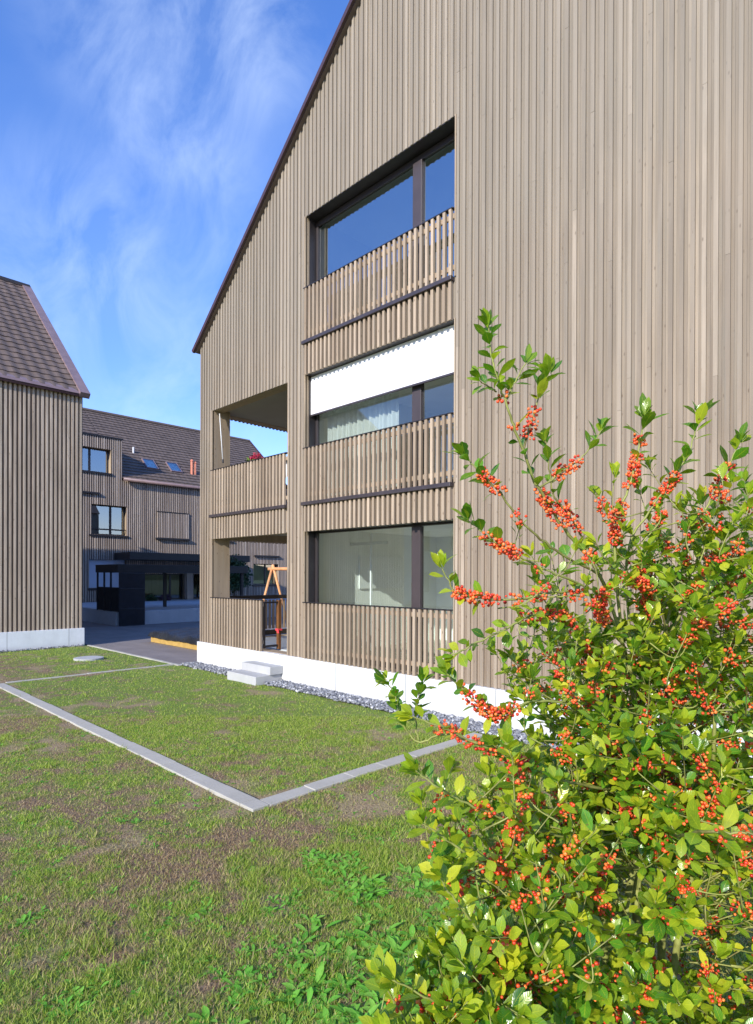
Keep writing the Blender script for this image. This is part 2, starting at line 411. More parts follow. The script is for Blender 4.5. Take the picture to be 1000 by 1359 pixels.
# floor slabs + interior rooms
for x_, za_, zb2 in ((13.7, .2, .60), (13.7, 3.02, 3.44), (13.7, 5.92, 6.38), (10.5, 9.0, 9.1)): MB().box(3.5, x_, .3005, 11.6, za_, zb2).build('floor_slab', PLAST, main)
for zf in (.604, 3.444, 6.384): MB().box(3.6, 9.4, .32, 5.6, zf, zf+.011).build('room_floor', ROOM, main)
iw = MB()
for z0, z1 in ((.6, 3.02), (3.44, 5.92), (6.38, 9.0)):
    iw.box(3.40, 3.56, .301, 5.6, z0+.001, z1-.001); iw.box(3.4, 9.5, 4.2, 4.3, z0+.001, z1-.001); iw.box(7.9, 8.0, .301, 4.2, z0+.001, z1-.001)
iw.build('interior_wall', PLAST, main)
lit_op = MB(); lit_op.box(3.562, 3.59, 1.66, 2.98, 1.84, 2.52); lit_op.build('bright_opening_panel', WHITE, main)  # white panel stands in for the bright opening towards the loggia
po = MB(); po.box(4.07, 4.105, 1.48, 1.52, .62, 2.95); po.build('bright_strip_column', WHITE, main)  # thin white column added for the bright strip along the loggia glazing
po = MB(); po.box(3.562, 4.6, 1.42, 1.46, 2.72, 2.78); po.build('curtain_rail', ALU, main)
# loggias
lg = MB()
lg.box(.301, 3.399, .47, 3.1, .2, .595); lg.build('terrace_floor', TILE, main)
for za_, zb2 in ((3.10, 3.44), (5.83, 5.95)): MB().box(.301, 3.399, .301, 3.1, za_, zb2).build('loggia_ceiling', CEIL, main)
lg = MB(); lg.box(.301, 3.399, 3.1, 3.3, .6, 6.0); lg.box(3.3995, 3.4, .46, 3.1, .6, 5.9)
lg.build('loggia_wall', WPAN, main)
# window openings
def window(x0, x1, z0, z1, gm, tf=.10):
    ln = MB(); ln.box(x0-.001, x0+.016, .10, .30, z0, z1); ln.box(x1-.016, x1+.001, .10, .30, z0, z1); ln.box(x0+.016, x1-.016, .02, .30, z1-.014, z1+.001)
    ln.build('reveal_lining', DARK, main)
    fr = MB(); y0, y1 = .245, .30; fwid = .055
    fr.box(x0+.017, x0+.017+fwid, y0, y1, z0, z1-.016); fr.box(x1-.017-fwid, x1-.017, y0, y1, z0, z1-.016)
    fr.box(x0+.017+fwid, x1-.017-fwid, y0, y1, z1-.016-tf, z1-.016); fr.box(x0+.017+fwid, x1-.017-fwid, y0, y1, z0, z0+.09)
    wn = fr.build('window', FRAME, main, bevel=.004); tag(wn, None)
    mu = MB(); mu.box(6.27, 6.45, y0-.02, y1+.01, z0+.092, z1-.018-tf); mu.build('mullion', MULL, wn, bevel=.004).location = (0, 0, 0)
    for a, b in ((x0+.072, 6.269), (6.451, x1-.072)):
        g = MB(); g.quad((a, .275, z0+.09), (b, .275, z0+.09), (b, .275, z1-.016-tf), (a, .275, z1-.016-tf)); g.build('pane', gm, wn).location = (0, 0, 0)
    return wn
window(3.85, 7.26, .605, 2.93, GLASS, .03)
w1 = window(3.85, 7.26, 3.46, 5.79, GLASS)
window(3.85, 7.26, 6.40, 8.69, GLASSU)
# blind of the middle window
bl = MB(); bl.box(3.868, 7.243, .135, .14, 5.075, 5.77); b_ = bl.build('white_blind', WHITE, main)
bb = MB(); bb.box(3.868, 7.243, .125, .15, 5.045, 5.075); o = bb.build('hem_bar', LEDGE, b_); o.location = (0, 0, 0)
# curtain behind the middle window
cu = MB(); xs = np.linspace(3.95, 5.75, 260); k = len(cu.v)
for x in xs:
    y = .50 + .035*math.sin(x*52 + 2*math.sin(x*7)) + .02*math.sin(x*23+1); cu.v += [(x, y, 3.47), (x, .50+(y-.5)*.6, 5.75)]
for i in range(len(xs)-1): cu.f.append((2*i, 2*i+2, 2*i+3, 2*i+1)); cu.t.append(.5)
cu.build('sheer_curtain', SHEER, main, smooth=True)
# balustrades
def balustrade(x0, x1, z0, z1, gaps=(), ledge=True, name='balustrade'):
    c = MB(); c.box(x0, x1, -.035, .045, z1-.014, z1+.004); cap = c.build(name, DARK, main, bevel=.003)
    s = MB(); x = math.floor(x0/PITCH)*PITCH + PITCH/2
    xl = []
    while x < x1:
        if x > x0+.01: xl.append(x); s.box(x-.024, x+.024, -.034, .016, z0+(.028 if ledge else -.012), z1-.015, rnd())
        x += PITCH
    o = s.build('slats', WOODR, cap, bevel=.003); o.location = (0, 0, 0)
    r_ = MB()
    for zz in (z0+.17, z1-.10): r_.box(x0+.01, x1-.01, .017, .05, zz-.035, zz+.035, .6)
    o = r_.build('wooden_rail', WOODR, cap); o.location = (0, 0, 0)
    if ledge:
        l = MB(); l.box(x0-.01, x1-.005, -.07, .09, z0-.035, z0+.027); o = l.build('ledge', LEDGE, cap, bevel=.006); o.location = (0, 0, 0)
    return cap
balustrade(3.84, 7.255, 6.36, 7.365)
balustrade(3.84, 7.255, 3.42, 4.44)
balustrade(.54, 3.335, 3.42, 4.44)
balustrade(3.84, 7.255, .60, 1.62, ledge=False)
balustrade(.54, 2.50, .60, 1.62, ledge=False)
# dark back rail on the west side, lower part
for zb_, zt in ((.60, 1.62), (3.42, 4.44)):
    c = MB(); c.box(.0, .055, .47, 2.94, zt-.10, zt); cap = c.build('side_balustrade', DARK, main)
    c = MB(); y = .52
    while y < 2.94: c.box(-.03, .02, y-.024, y+.024, zb_+.17, zt-.12, rnd()); y += PITCH
    c.build('slats', WOODR, cap).location = (0, 0, 0)
    c = MB(); c.box(.021, .06, .47, 2.94, zb_+.02, zb_+.14); c.build('bottom_rail', DARK, cap).location = (0, 0, 0)
# continuous dark top bar above the steps opening + open gate
gt = MB(); gt.box(2.46, 2.50, .05, .09, .64, 1.58); gt.box(2.46, 2.50, .09, .40, 1.545, 1.58); gt.box(2.46, 2.50, .09, .40, .66, .70)
g = gt.build('gate', DARK, main)
gp = MB(); gp.box(2.44, 2.51, .40, .47, .60, 1.60); o = gp.build('gate_post', POSTB, g, bevel=.005); o.location = (0, 0, 0)
rb = MB(); rb.box(2.425, 2.525, .385, .485, .98, 1.02); rb.hexa([(2.50, .37, .94), (2.56, .37, .93), (2.56, .385, .93), (2.50, .385, .94), (2.48, .37, 1.02), (2.54, .37, 1.01), (2.54, .385, 1.01), (2.48, .385, 1.02)])
o = rb.build('red_ribbon', RED, g); o.location = (0, 0, 0)
# crank rod and small lamp in loggias
cr = MB(); cr.tube([(.62, .15, 5.72), (.76, .15, 4.66)], .011, 8, .5); o = cr.build('awning_crank', ALU, main, smooth=True)
cr2 = MB(); cr2.tube([(.765, .15, 4.68), (.772, .15, 4.60)], .02, 8); cr2.build('crank_handle', BLACK, o).location = (0, 0, 0)
lp = MB(); lp.box(.30, .34, .50, .56, 2.72, 2.80); lp.build('wall_lamp', WHITE, main, bevel=.01)

# concrete steps
st = empty('entrance_steps', (2.75, -.3, G), 'two pale concrete block steps leading up to the loggia opening', 'steps')
s1 = MB(); s1.box(2.235, 3.22, -.62, -.04, G-.1, .238); s1.build('step', STEPC, st, bevel=.008)
s2 = MB(); s2.box(2.285, 3.26, -.33, -.04, .239, .393); s2.build('step', STEPC, st, bevel=.008)

# flower box behind upper loggia balustrade, cloth on the rail
fb = empty('potted_flowers', (.45, 1.25, 3.44), 'red flowering potted plant rising above the upper loggia balustrade', 'plant')
fp = MB(); fp.tube([(.45, 1.25, 3.46), (.45, 1.25, 3.5), (.45, 1.25, 4.2), (.45, 1.25, 4.22)], [.14, .15, .20, .21], 14); fp.build('flower_pot', COPP, fb)
def leafball(c, r, n, size, seed, flat=1.0, inner=.35):
    mb = MB(); q = random.Random(seed)
    for _ in range(n):
        v = Vector((q.gauss(0, 1), q.gauss(0, 1), q.gauss(0, 1))).normalized(); rad = (q.uniform(inner, 1))**.6
        bump_ = 1 + .22*math.sin(5*v.x+seed)*math.cos(4*v.y+seed*2)+.12*math.sin(9*v.z)
        p = Vector(c) + Vector((v.x*r[0], v.y*r[1], v.z*r[2]*flat))*rad*bump_
        a = Vector((q.gauss(0, 1), q.gauss(0, 1), q.gauss(0, .6))).normalized(); b = a.cross(Vector((q.gauss(0, 1), q.gauss(0, 1), q.gauss(0, 1)))).normalized()
        s = size*q.uniform(.6, 1.3)
        mb.quad(p-a*s, p+b*s*.45, p+a*s, p-b*s*.45, q.random())
    return mb
leafball((.45, 1.27, 4.62), (.28, .46, .24), 900, .05, 3).build('foliage', LEAFM, fb)
for i_, (fx_, fy_, fz_) in enumerate(((.42, 1.18, 4.88), (.45, 1.42, 4.90), (.38, 1.30, 4.97))): leafball((fx_, fy_, fz_), (.10, .12, .08), 120, .03, 5+i_).build('flower_head', PINK, fb)
stm = MB()
for i in range(7): stm.tube([(.45, 1.25, 4.2), (.45+rnd(-.15, .15), 1.25+rnd(-.2, .2), 4.75)], .008, 5)
stm.build('stem', LEAFD, fb)
ct = MB(); xs = np.linspace(2.05, 3.2, 40)
for i, x in enumerate(xs): ct.v += [(x, .12+.02*math.sin(x*21), 4.00+.06*math.sin(x*4)), (x, .105, 4.40)]
for i in range(39): ct.f.append((2*i, 2*i+2, 2*i+3, 2*i+1)); ct.t.append(.5)
tag(ct.build('towel', CLOTH, None, smooth=True), 'white cloth hanging behind the slats of the upper loggia balustrade', 'towel')

# ================================================================ LEFT BUILDING
XL = -5.46; YN = -.65; YS = -12.54; RXL = -11.05; SLL = .875
left = empty('timber_house', (-11, -6, G), 'corrugated timber clad house at the left edge with brown tiled roof and pale plinth', 'building')
Pl = lambda u, d, z: (XL+d, u, z)
bat, brd = cladding(Pl, YS, YN, .6, lambda y: 7.2, [], bw=.056, depth=.05)
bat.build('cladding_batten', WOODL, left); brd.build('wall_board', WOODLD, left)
lb = MB(); lb.box(2*RXL-XL, XL-.077, YS, YN-.001, .5, 7.2)
k = len(lb.v)
for y in (YS, YN-.001): lb.v += [(XL-.077, y, 7.2), (2*RXL-XL, y, 7.2), (RXL, y, 7.2+SLL*(XL-RXL)-.05)]
lb.f += [(k, k+1, k+2), (k+3, k+5, k+4)]; lb.t += [.5, .5]
lb.build('wall', WPAN, left)
# gable cladding on the courtyard and garden ends
zl = lambda x: 7.2 + SLL*min(XL-x, x-(2*RXL-XL)) - .05
for yy, sg in ((YN, 1), (YS, -1)):
    Pg = lambda u, d, z: (u, yy+sg*(d+.04), z)
    bat, brd = cladding(Pg, -16.5, XL-.1, .6, zl, [])
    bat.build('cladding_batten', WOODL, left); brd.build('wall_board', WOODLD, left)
lp_ = MB(); lp_.box(2*RXL-XL-.03, XL+.035, YS-.05, YN+.03, -.2, .592); lp_.build('plinth', PLINTHL, left, bevel=.006)
cL, sL = math.cos(math.atan(SLL)), math.sin(math.atan(SLL)); LrL = (XL-RXL)/cL
def roofP(sgn, xe, ze, c, s):
    return lambda y, a, h: (xe - sgn*(a*c - h*s), y, ze + a*s + h*c)
for sgn in (1, -1):
    xe = XL+.05 if sgn > 0 else 2*RXL-XL-.05
    P = roofP(sgn, xe, 7.30, cL, sL)
    roof_tiles(P, YS-.1, YN-.02, LrL+.06).build('roof', TILES, left)
# eave gutter band and verge flashing, ridge
ev = MB()
ev.hexa([(XL-.02, YS-.12, 7.19), (XL+.10, YS-.12, 7.17), (XL+.10, YN+.12, 7.17), (XL-.02, YN+.12, 7.19), (XL-.02, YS-.12, 7.25), (XL+.12, YS-.12, 7.24), (XL+.12, YN+.12, 7.24), (XL-.02, YN+.12, 7.25)])
ev.build('eave_fascia', VERGE, left)
ev = MB(); ev.hexa([(XL-.02, YS-.12, 7.251), (XL+.13, YS-.12, 7.241), (XL+.13, YN+.12, 7.241), (XL-.02, YN+.12, 7.251), (XL-.06, YS-.12, 7.42), (XL+.07, YS-.12, 7.33), (XL+.07, YN+.12, 7.33), (XL-.06, YN+.12, 7.42)])
ev.build('gutter', FLASH, left)
for yy0, yy1 in ((YN-.14, YN+.13), (YS-.2, YS+.05)):
    vg = MB()
    for sgn in (1, -1):
        xe = XL+.05 if sgn > 0 else 2*RXL-XL-.05; P = roofP(sgn, xe, 7.30, cL, sL)
        vg.hexa([P(yy0, -.12, -.09), P(yy1, -.12, -.09), P(yy1, LrL+.03, -.09), P(yy0, LrL+.03, -.09), P(yy0, -.12, .075), P(yy1, -.12, .075), P(yy1, LrL+.1, .075), P(yy0, LrL+.1, .075)])
    vg.build('verge_flashing', FLASH, left)
rd = MB(); rd.tube([(RXL, YS-.1, 7.3+SLL*(XL-RXL)+.07), (RXL, YN+.1, 7.3+SLL*(XL-RXL)+.07)], .10, 10); rd.build('ridge_cap', TILES, left, smooth=True)

# ================================================================ REAR BUILDING
XR = -19.0; rear = empty('timber_row_house', (-24, 8, G), 'long grey brown timber house across the courtyard behind the black shelter', 'building')
RY0, RY1 = -3.0, 17.3
OPR = [(4.35, 6.2, 4.2, 5.75), (3.2, 5.35, 7.4, 8.63), (4.27, 6.16, 1.45, 2.92), (7.15, 9.5, .77, 2.2), (10.0, 12.4, .77, 2.2), (14.05, 16.0, 1.55, 2.87), (10.9, 12.6, 4.2, 5.7)]
Pr = lambda u, d, z: (XR+d, u, z)
ztr = lambda y: 9.22 if y < 5.93 else 7.1
bat, brd = cladding(Pr, RY0, RY1, .5, ztr, OPR, bw=.05, depth=.045)
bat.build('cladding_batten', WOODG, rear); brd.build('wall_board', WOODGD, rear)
rbm = MB(); ys_ = sorted(set([RY0, RY1, 5.93] + [o[0] for o in OPR] + [o[1] for o in OPR]))
for a, b in zip(ys_[:-1], ys_[1:]):
    c = (a+b)/2; ops = [(o[2], o[3]) for o in OPR if o[0] < c < o[1]]
    for z0, z1 in intervals(.0, ztr(c), ops): rbm.box(XR-.45, XR-.066, a, b, z0, z1)
for o in OPR:
    for y_ in (o[0], o[1]):
        s_ = 1 if y_ == o[1] else -1; rbm.box(XR-.0655, XR-.002, min(y_, y_+s_*.02)+.001*s_, max(y_, y_+s_*.02)+.001*s_, o[2], o[3])
rbm.box(-30.2, -29.9, RY0, RY1, 0, 7.1); rbm.box(-29.9, XR-.46, RY0, RY0+.2, 0, 7.1); rbm.box(-29.9, XR-.46, RY1-.2, RY1, 0, 7.1)
rbm.box(-29.9, XR-.46, RY0+.2, RY1-.2, 3.0, 3.3); rbm.box(-29.9, XR-.46, RY0+.2, RY1-.2, 6.0, 6.3); rbm.box(-24, -23.8, RY0+.2, RY1-.2, .1, 2.9); rbm.box(-24, -23.8, RY0+.2, RY1-.2, 3.31, 5.99)
k = len(rbm.v)
for y in (RY0+.01, RY1-.01): rbm.v += [(XR-.1, y, 7.1), (-30.1, y, 7.1), (-24.6, y, 11.75)]
rbm.f += [(k, k+1, k+2), (k+3, k+5, k+4)]; rbm.t += [.5, .5]
rbm.build('wall', WPAN, rear)
cR, sR = math.cos(math.atan(.83)), math.sin(math.atan(.83)); LrR = (24.6-18.9)/cR
for sgn in (1, -1):
    xe = XR+.1 if sgn > 0 else -30.3
    P = roofP(sgn, xe, 7.16, cR, sR)
    if sgn > 0:
        roof_tiles(P, 5.93, RY1+.1, LrR, row=.31, per=.30, amp=.004, lift=.05).build('roof', TILESR, rear)
        P2 = roofP(1, -19.0-2.2, 7.16+2.3*.83, cR, sR); roof_tiles(P2, RY0-.1, 5.93, LrR-2.3/cR, row=.31, amp=.004, lift=.05).build('roof', TILESR, rear)
    else: roof_tiles(P, RY0-.1, RY1+.1, LrR, row=.4).build('roof', TILESR, rear)
dm = MB(); dm.box(XR-2.6, XR+.04, RY0, 5.97, 9.221, 9.29); dm.build('dormer_roof', DARK, rear)
# dormer cheek
ck = MB(); k = 0; ck.hexa([(XR-2.6, 5.86, 7.1), (XR-.07, 5.86, 7.1), (XR-.07, 5.93, 7.1), (XR-2.6, 5.93, 7.1), (XR-2.6, 5.86, 9.22), (XR-.07, 5.86, 9.22), (XR-.07, 5.93, 9.22), (XR-2.6, 5.93, 9.22)])
ck.build('dormer_cheek', WOODG, rear)
gu = MB(); gu.tube([(XR+.17, 5.95, 7.16), (XR+.17, RY1+.1, 7.16)], .085, 10); gu.build('gutter', FLASH, rear, smooth=True)
rc = MB(); rc.tube([(-24.6, RY0-.1, 7.16+LrR*sR+.05), (-24.6, RY1+.1, 7.16+LrR*sR+.05)], .10, 8); rc.build('ridge_cap', TILESR, rear)
vg = MB(); P = roofP(1, XR+.1, 7.16, cR, sR); vg.hexa([P(RY1+.05, -.05, -.1), P(RY1+.17, -.05, -.1), P(RY1+.17, LrR, -.1), P(RY1+.05, LrR, -.1), P(RY1+.05, -.05, .07), P(RY1+.17, -.05, .07), P(RY1+.17, LrR+.1, .07), P(RY1+.05, LrR+.1, .07)])
vg.build('verge_flashing', VERGE, rear)
def rwin(y0, y1, z0, z1, mull=None, transom=None, pane=None, gm=None):
    f_ = MB(); x0, x1 = XR-.39, XR-.32; t_ = .06
    f_.box(x0, x1, y0, y0+t_, z0, z1); f_.box(x0, x1, y1-t_, y1, z0, z1); f_.box(x0, x1, y0+t_, y1-t_, z1-t_, z1); f_.box(x0, x1, y0+t_, y1-t_, z0, z0+t_)
    if mull: f_.box(x0+.005, x1+.005, mull-.05, mull+.05, z0+t_, z1-t_)
    if transom: f_.box(x0+.2, x1+.19, y0, y1, transom-.02, transom+.02)
    o = f_.build('window', DARK, rear)
    g_ = MB(); g_.quad((XR-.355, y0+t_, z0+t_), (XR-.355, y1-t_, z0+t_), (XR-.355, y1-t_, z1-t_), (XR-.355, y0+t_, z1-t_)); g_.build('pane', gm or GLASSU, o).location = (0, 0, 0)
    s_ = MB(); s_.box(XR-.32, XR+.05, y0-.05, y1+.05, z0-.10, z0-.01); s_.build('sill', DARK, o).location = (0, 0, 0)
    return o
rwin(4.35, 6.2, 4.2, 5.75, 5.45, 4.5); rwin(3.2, 5.35, 7.4, 8.63, 4.4); rwin(7.15, 9.5, .77, 2.2, 8.75, gm=GLASS); rwin(10.0, 12.4, .77, 2.2, 11.2, gm=GLASS)
rwin(14.05, 16.0, 1.55, 2.87, 15.15); rwin(10.9, 12.6, 4.2, 5.7, 11.7)
o = rwin(4.27, 6.16, 1.45, 2.92)
pb = MB(); pb.box(XR-.17, XR-.155, 4.30, 6.13, 1.46, 2.90); pb.build('pale_blind', PAPER, rear)
ld = MB(); ld.box(XR+.001, XR+.10, RY0, 4.75, 6.25, 6.34); ld.build('ledge', DARK, rear)
ld = MB(); ld.box(XR+.001, XR+.10, 14.1, 16.0, 3.30, 3.40); ld.build('ledge', DARK, rear)
# closed slatted shutter
sh = MB(); y = 7.83
while y < 9.65: sh.box(XR+.012, XR+.05, y, y+.05, 4.2, 5.60, rnd()); y += .10
o = sh.build('shutter', WOODG, rear)
MB().box(XR+.001, XR+.07, 7.78, 9.68, 5.61, 5.645).build('shutter_rail', DARK, o).location = (0, 0, 0); MB().box(XR+.001, XR+.13, 7.74, 9.72, 4.10, 4.18).build('shutter_rail', DARK, o).location = (0, 0, 0)
# entrance canopy with lit strips underneath side and its fascia
ca = MB(); ca.box(XR+.06, -17.0, 5.5, 12.5, 2.90, 3.27); ca.build('entrance_canopy', BLACK, rear, bevel=.01)
dr = MB(); dr.box(XR+.002, XR+.06, 6.45, 6.95, .75, 2.35); dr.build('entrance_pier', DARK, rear)
ds = MB(); ds.box(XR+.01, XR+.08, 6.33, 6.42, .75, 2.35); ds.build('door_edge', ALU, rear)
wl = MB(); wl.tube([(XR+.10, 6.75, 1.85), (XR+.20, 6.75, 1.87)], [.07, .07], 10); wl.build('wall_lamp', WHITE, rear, smooth=True)
wp = MB(); wp.box(XR+.002, XR+.09, 9.55, 9.95, .75, 2.35, .6); wp.build('wall_panel', WOODG, rear)
# skylights and copper vent
P = roofP(1, XR+.1, 7.16, cR, sR)
for y0 in (7.72, 9.15):
    f_ = MB(); s0, s1 = 1.45, 2.35
    for (a, b, c, d) in ((y0, y0+.62, s0-.05, s0), (y0, y0+.62, s1, s1+.03), (y0-.035, y0, s0-.05, s1+.03), (y0+.62, y0+.655, s0-.05, s1+.03)):
        f_.hexa([P(a, c, .0), P(b, c, .0), P(b, d, .0), P(a, d, .0), P(a, c, .11), P(b, c, .11), P(b, d, .11), P(a, d, .11)])
    o = f_.build('skylight', FLASH, rear)
    g_ = MB(); g_.quad(P(y0, s0, .10), P(y0+.62, s0, .10), P(y0+.62, s1, .10), P(y0, s1, .10)); g_.build('pane', GLASS, o).location = (0, 0, 0)
    q_ = MB(); q_.quad(P(y0, s0, .05), P(y0+.62, s0, .05), P(y0+.62, s1, .05), P(y0, s1, .05)); q_.build('pale_sky_backing', WHITE, o).location = (0, 0, 0)  # white sheet added under the pane to paint in its pale sky reflection
vt = MB()
for y0, h in ((10.45, .75), (10.66, .65)): 
    b_ = Vector(P(y0, 1.5, 0)); vt.tube([b_+Vector((0, 0, -.2)), b_+Vector((0, 0, h)), b_+Vector((0, 0, h+.02)), b_+Vector((0, 0, h+.12))], [.08, .08, .12, .05], 10)
vt.build('copper_vent', COPP, rear, smooth=False)
b_ = Vector(P(7.45, 3.0, 0)); vv = MB(); vv.tube([b_, b_+Vector((.0, 0, .35))], .05, 8); vv.build('vent_pipe', ALU, rear)

# ================================================================ COURTYARD
pf = MB(); pf.hexa([(-18.9, 2.72, -.1), (-11.62, 2.72, -.1), (-11.62, 16, -.1), (-18.9, 16, -.1), (-18.9, 2.72, .74), (-11.62, 2.72, .63), (-11.62, 16, .74), (-18.9, 16, .76)])
tag(pf.build('courtyard_platform', PLATC, None, bevel=.02), 'raised pale concrete platform under the black shelter in front of the far house', 'platform')
sh = empty('bicycle_shelter', (-12.3, 4, .62), 'black metal shelter with flat roof and louvred panels standing on the concrete platform', 'shelter')
r_ = MB(); r_.box(-13.65, -11.3, 2.65, 8.66, 2.22, 2.545); r_.build('roof', BLACK, sh, bevel=.01)
pn = MB()
for i in range(34): z = .68+i*.045; pn.box(-13.62, -11.34, 2.70, 2.735, z, z+.026) if z < 1.62 or z > 2.2 else None
pn.box(-13.62, -13.56, 2.69, 2.75, .64, 2.22); pn.box(-12.9, -12.84, 2.69, 2.75, .64, 2.22); pn.box(-12.2, -12.14, 2.69, 2.75, .64, 2.22); pn.box(-13.56, -11.34, 2.745, 2.755, .64, 1.62)
pn.build('louvred_panel', BLACK, sh)
pn = MB(); y = 2.71
while y < 3.70: pn.box(-11.30, -11.255, y, y+.028, .12, 2.20); y += .043
pn.box(-11.31, -11.245, 2.70, 3.72, .09, .13); pn.box(-11.31, -11.245, 2.70, 3.72, 2.16, 2.215); pn.box(-11.31, -11.245, 2.70, 3.72, 1.55, 1.6); pn.box(-11.31, -11.245, 2.70, 3.72, .75, .79)
pn.box(-11.336, -11.318, 2.70, 3.72, .12, 2.2)
pn.build('screen_panel', simple('blue_black_mesh_metal', (.016, .02, .03), .45, .3, 4), sh)
for (x, y) in ((-13.4, 8.45), (-11.5, 8.45), (-13.4, 5.6)):
    p_ = MB(); p_.box(x-.06, x+.06, y-.06, y+.06, .65, 2.22); p_.build('post', BLACK, sh)
# sandbox with tarpaulin
sx = empty('covered_sandbox', (-3.2, 2.6, G), 'low yellow timber sandbox covered by a black tarpaulin on the asphalt', 'sandbox')
b_ = MB(); b_.box(-5.1, -1.0, 1.18, 1.26, G, .30); b_.box(-5.1, -5.02, 1.26, 4.2, G, .30); b_.box(-1.08, -1.0, 1.26, 4.2, G, .30); b_.box(-5.1, -1.0, 4.2, 4.28, G, .30)
b_.build('timber_frame', YEL, sx, bevel=.01)
tp = MB(); nx, ny = 60, 44; x_ = np.linspace(-5.17, -.93, nx); y_ = np.linspace(1.10, 4.34, ny)
for i, x in enumerate(x_):
    for j, y in enumerate(y_):
        e = min(x+5.17, -.93-x, y-1.10, 4.34-y); z = .40 + .025*math.sin(x*3.1+y*2)+.018*math.sin(x*9+1)*math.sin(y*7) + .02*math.sin(x*23+y*5)
        if e < .01: z = .25 + .010*math.sin(x*3+y*4)+.006*math.sin(x*13)
        tp.v.append((x, y, z))
for i in range(nx-1):
    for j in range(ny-1): a = i*ny+j; tp.f.append((a, a+ny, a+ny+1, a+1)); tp.t.append(.5)
tp.build('tarpaulin', TARP, sx, smooth=True)
# swing
sw = empty('swing_frame', (-3.2, 5.0, G), 'orange peeled log swing frame seen through the ground floor loggia', 'swing')
ap = Vector((-3.72, 4.68, 2.33)); dr_ = Vector((.95, .30, 0)).normalized(); perp = Vector((-dr_.y, dr_.x, 0))
bar = MB(); bar.tube([ap-dr_*.18, ap+dr_*2.6], .055, 10); bar.build('crossbar', SWG, sw, smooth=True)
for e in (0, 2.4):
    for s_ in (-1, 1):
        l_ = MB(); top = ap+dr_*e+Vector((0, 0, .14))-perp*.07*s_ + dr_*.05*s_; l_.tube([top, Vector((ap.x, ap.y, G))+dr_*e + perp*1.0*s_], .042, 10); l_.build('leg', SWG, sw, smooth=True)
# small dark tree + planting by the far house
tr = empty('small_tree', (-17.2, 11.6, .7), 'small dark green round tree beside the shelter post seen through the loggia', 'tree')
t_ = MB(); t_.tube([(-17.2, 11.6, .7), (-17.22, 11.62, 1.5), (-17.25, 11.6, 2.4)], [.06, .045, .03], 8)
for i in range(9): a = i*.7; t_.tube([(-17.2, 11.6, 1.3+i*.1), (-17.2+.5*math.cos(a), 11.6+.5*math.sin(a), 1.9+i*.1)], [.025, .008], 5)
t_.build('trunk', simple('grey_bark', (.09, .07, .055), .9, .3, 8), tr)
leafball((-17.2, 11.6, 2.15), (.85, .85, 1.0), 3800, .09, 9, inner=.2).build('crown', LEAFD, tr)
for i, (x, y, z, r, mt, lab) in enumerate(((-18.6, 3.2, .95, .42, LEAFD, 'dark green shrub at the foot of the far house left of the black shelter'), (-18.3, 8.0, .86, .22, PURP, 'low purple leaved shrub on the platform below the far window'), (-18.3, 7.2, .86, .2, LEAFD, 'low green shrub on the platform left of the purple one'))):
    p_ = empty('shrub', (x, y, .7), lab, 'shrub', 'shrubs below the far house'); s_ = MB()
    for j in range(6): s_.tube([(x, y, .6), (x+rnd(-.2, .2), y+rnd(-.3, .3), z+.1)], .01, 4)
    s_.build('stem', LEAFD, p_); leafball((x, y, z), (r*.8, r*1.6, r), 1000, .05, 20+i, inner=.2).build('foliage', mt, p_)
# white plastered neighbour behind the camera: what the window panes mirror
nb = empty('plastered_house', (-13, -30, 0), 'white plastered house far behind, mirrored in the window panes', 'building')
n_ = MB(); n_.box(-20, -6.5, -34, -25, 0, 6.6); n_.build('wall', simple('white_render', (.62, .64, .66), .9, .04, 1), nb)
n_ = MB(); k = 0; n_.v += [(-20.5, -34.5, 6.6), (-6, -34.5, 6.6), (-6, -24.5, 6.6), (-20.5, -24.5, 6.6), (-20.5, -29.5, 9), (-6, -29.5, 9)]
n_.f += [(0, 1, 5, 4), (3, 4, 5, 2), (0, 4, 3), (1, 2, 5), (0, 3, 2, 1)]; n_.t += [.5]*5; n_.build('roof', TILES, nb)
for i in range(4):
    for z in (1.0, 3.9):
        q_ = MB(); x = -18.6+i*3.1; q_.box(x, x+1.2, -24.99, -24.95, z, z+1.4); q_.build('window', DARK, nb)

# ================================================================ GROUND
# patch noise shared by the lawn sheet and the blades
grid = rs.rand(4, 128, 128)
def vnoise(x, y, s, k):
    u = np.asarray(x)*s+37.3; v = np.asarray(y)*s+51.7
    i = np.floor(u).astype(int); j = np.floor(v).astype(int); a = u-i; b = v-j; a = a*a*(3-2*a); b = b*b*(3-2*b); g = grid[k]
    q = lambda p, r: g[p % 128, r % 128]
    return (q(i, j)*(1-a)+q(i+1, j)*a)*(1-b)+(q(i, j+1)*(1-a)+q(i+1, j+1)*a)*b
def lush(x, y):
    x = np.asarray(x); y = np.asarray(y)
    n = .13*vnoise(x, y, .9, 0)+.24*vnoise(x, y, 2.7, 1)+.33*vnoise(x, y, 7.5, 2)+.30*vnoise(x, y, 15.0, 3)
    v = (n-.5)*1.8+.49
    inner = (x > .0) & (x < 8) & (y > -3.8)
    v = v + np.where(inner, .28, .05) + np.where(inner, np.clip(-(y+2.2)*-.06, -.1, .14), 0)
    v = v + np.where((x < -.2), .20*np.clip((y+2.9)/.8, -1, 1.2), 0)
    near = np.clip((x-8.0)/2.2, 0, 1); v = v+.10*near-.04*(y < -3.95)*(1-near)
    return np.clip(v, 0, 1)
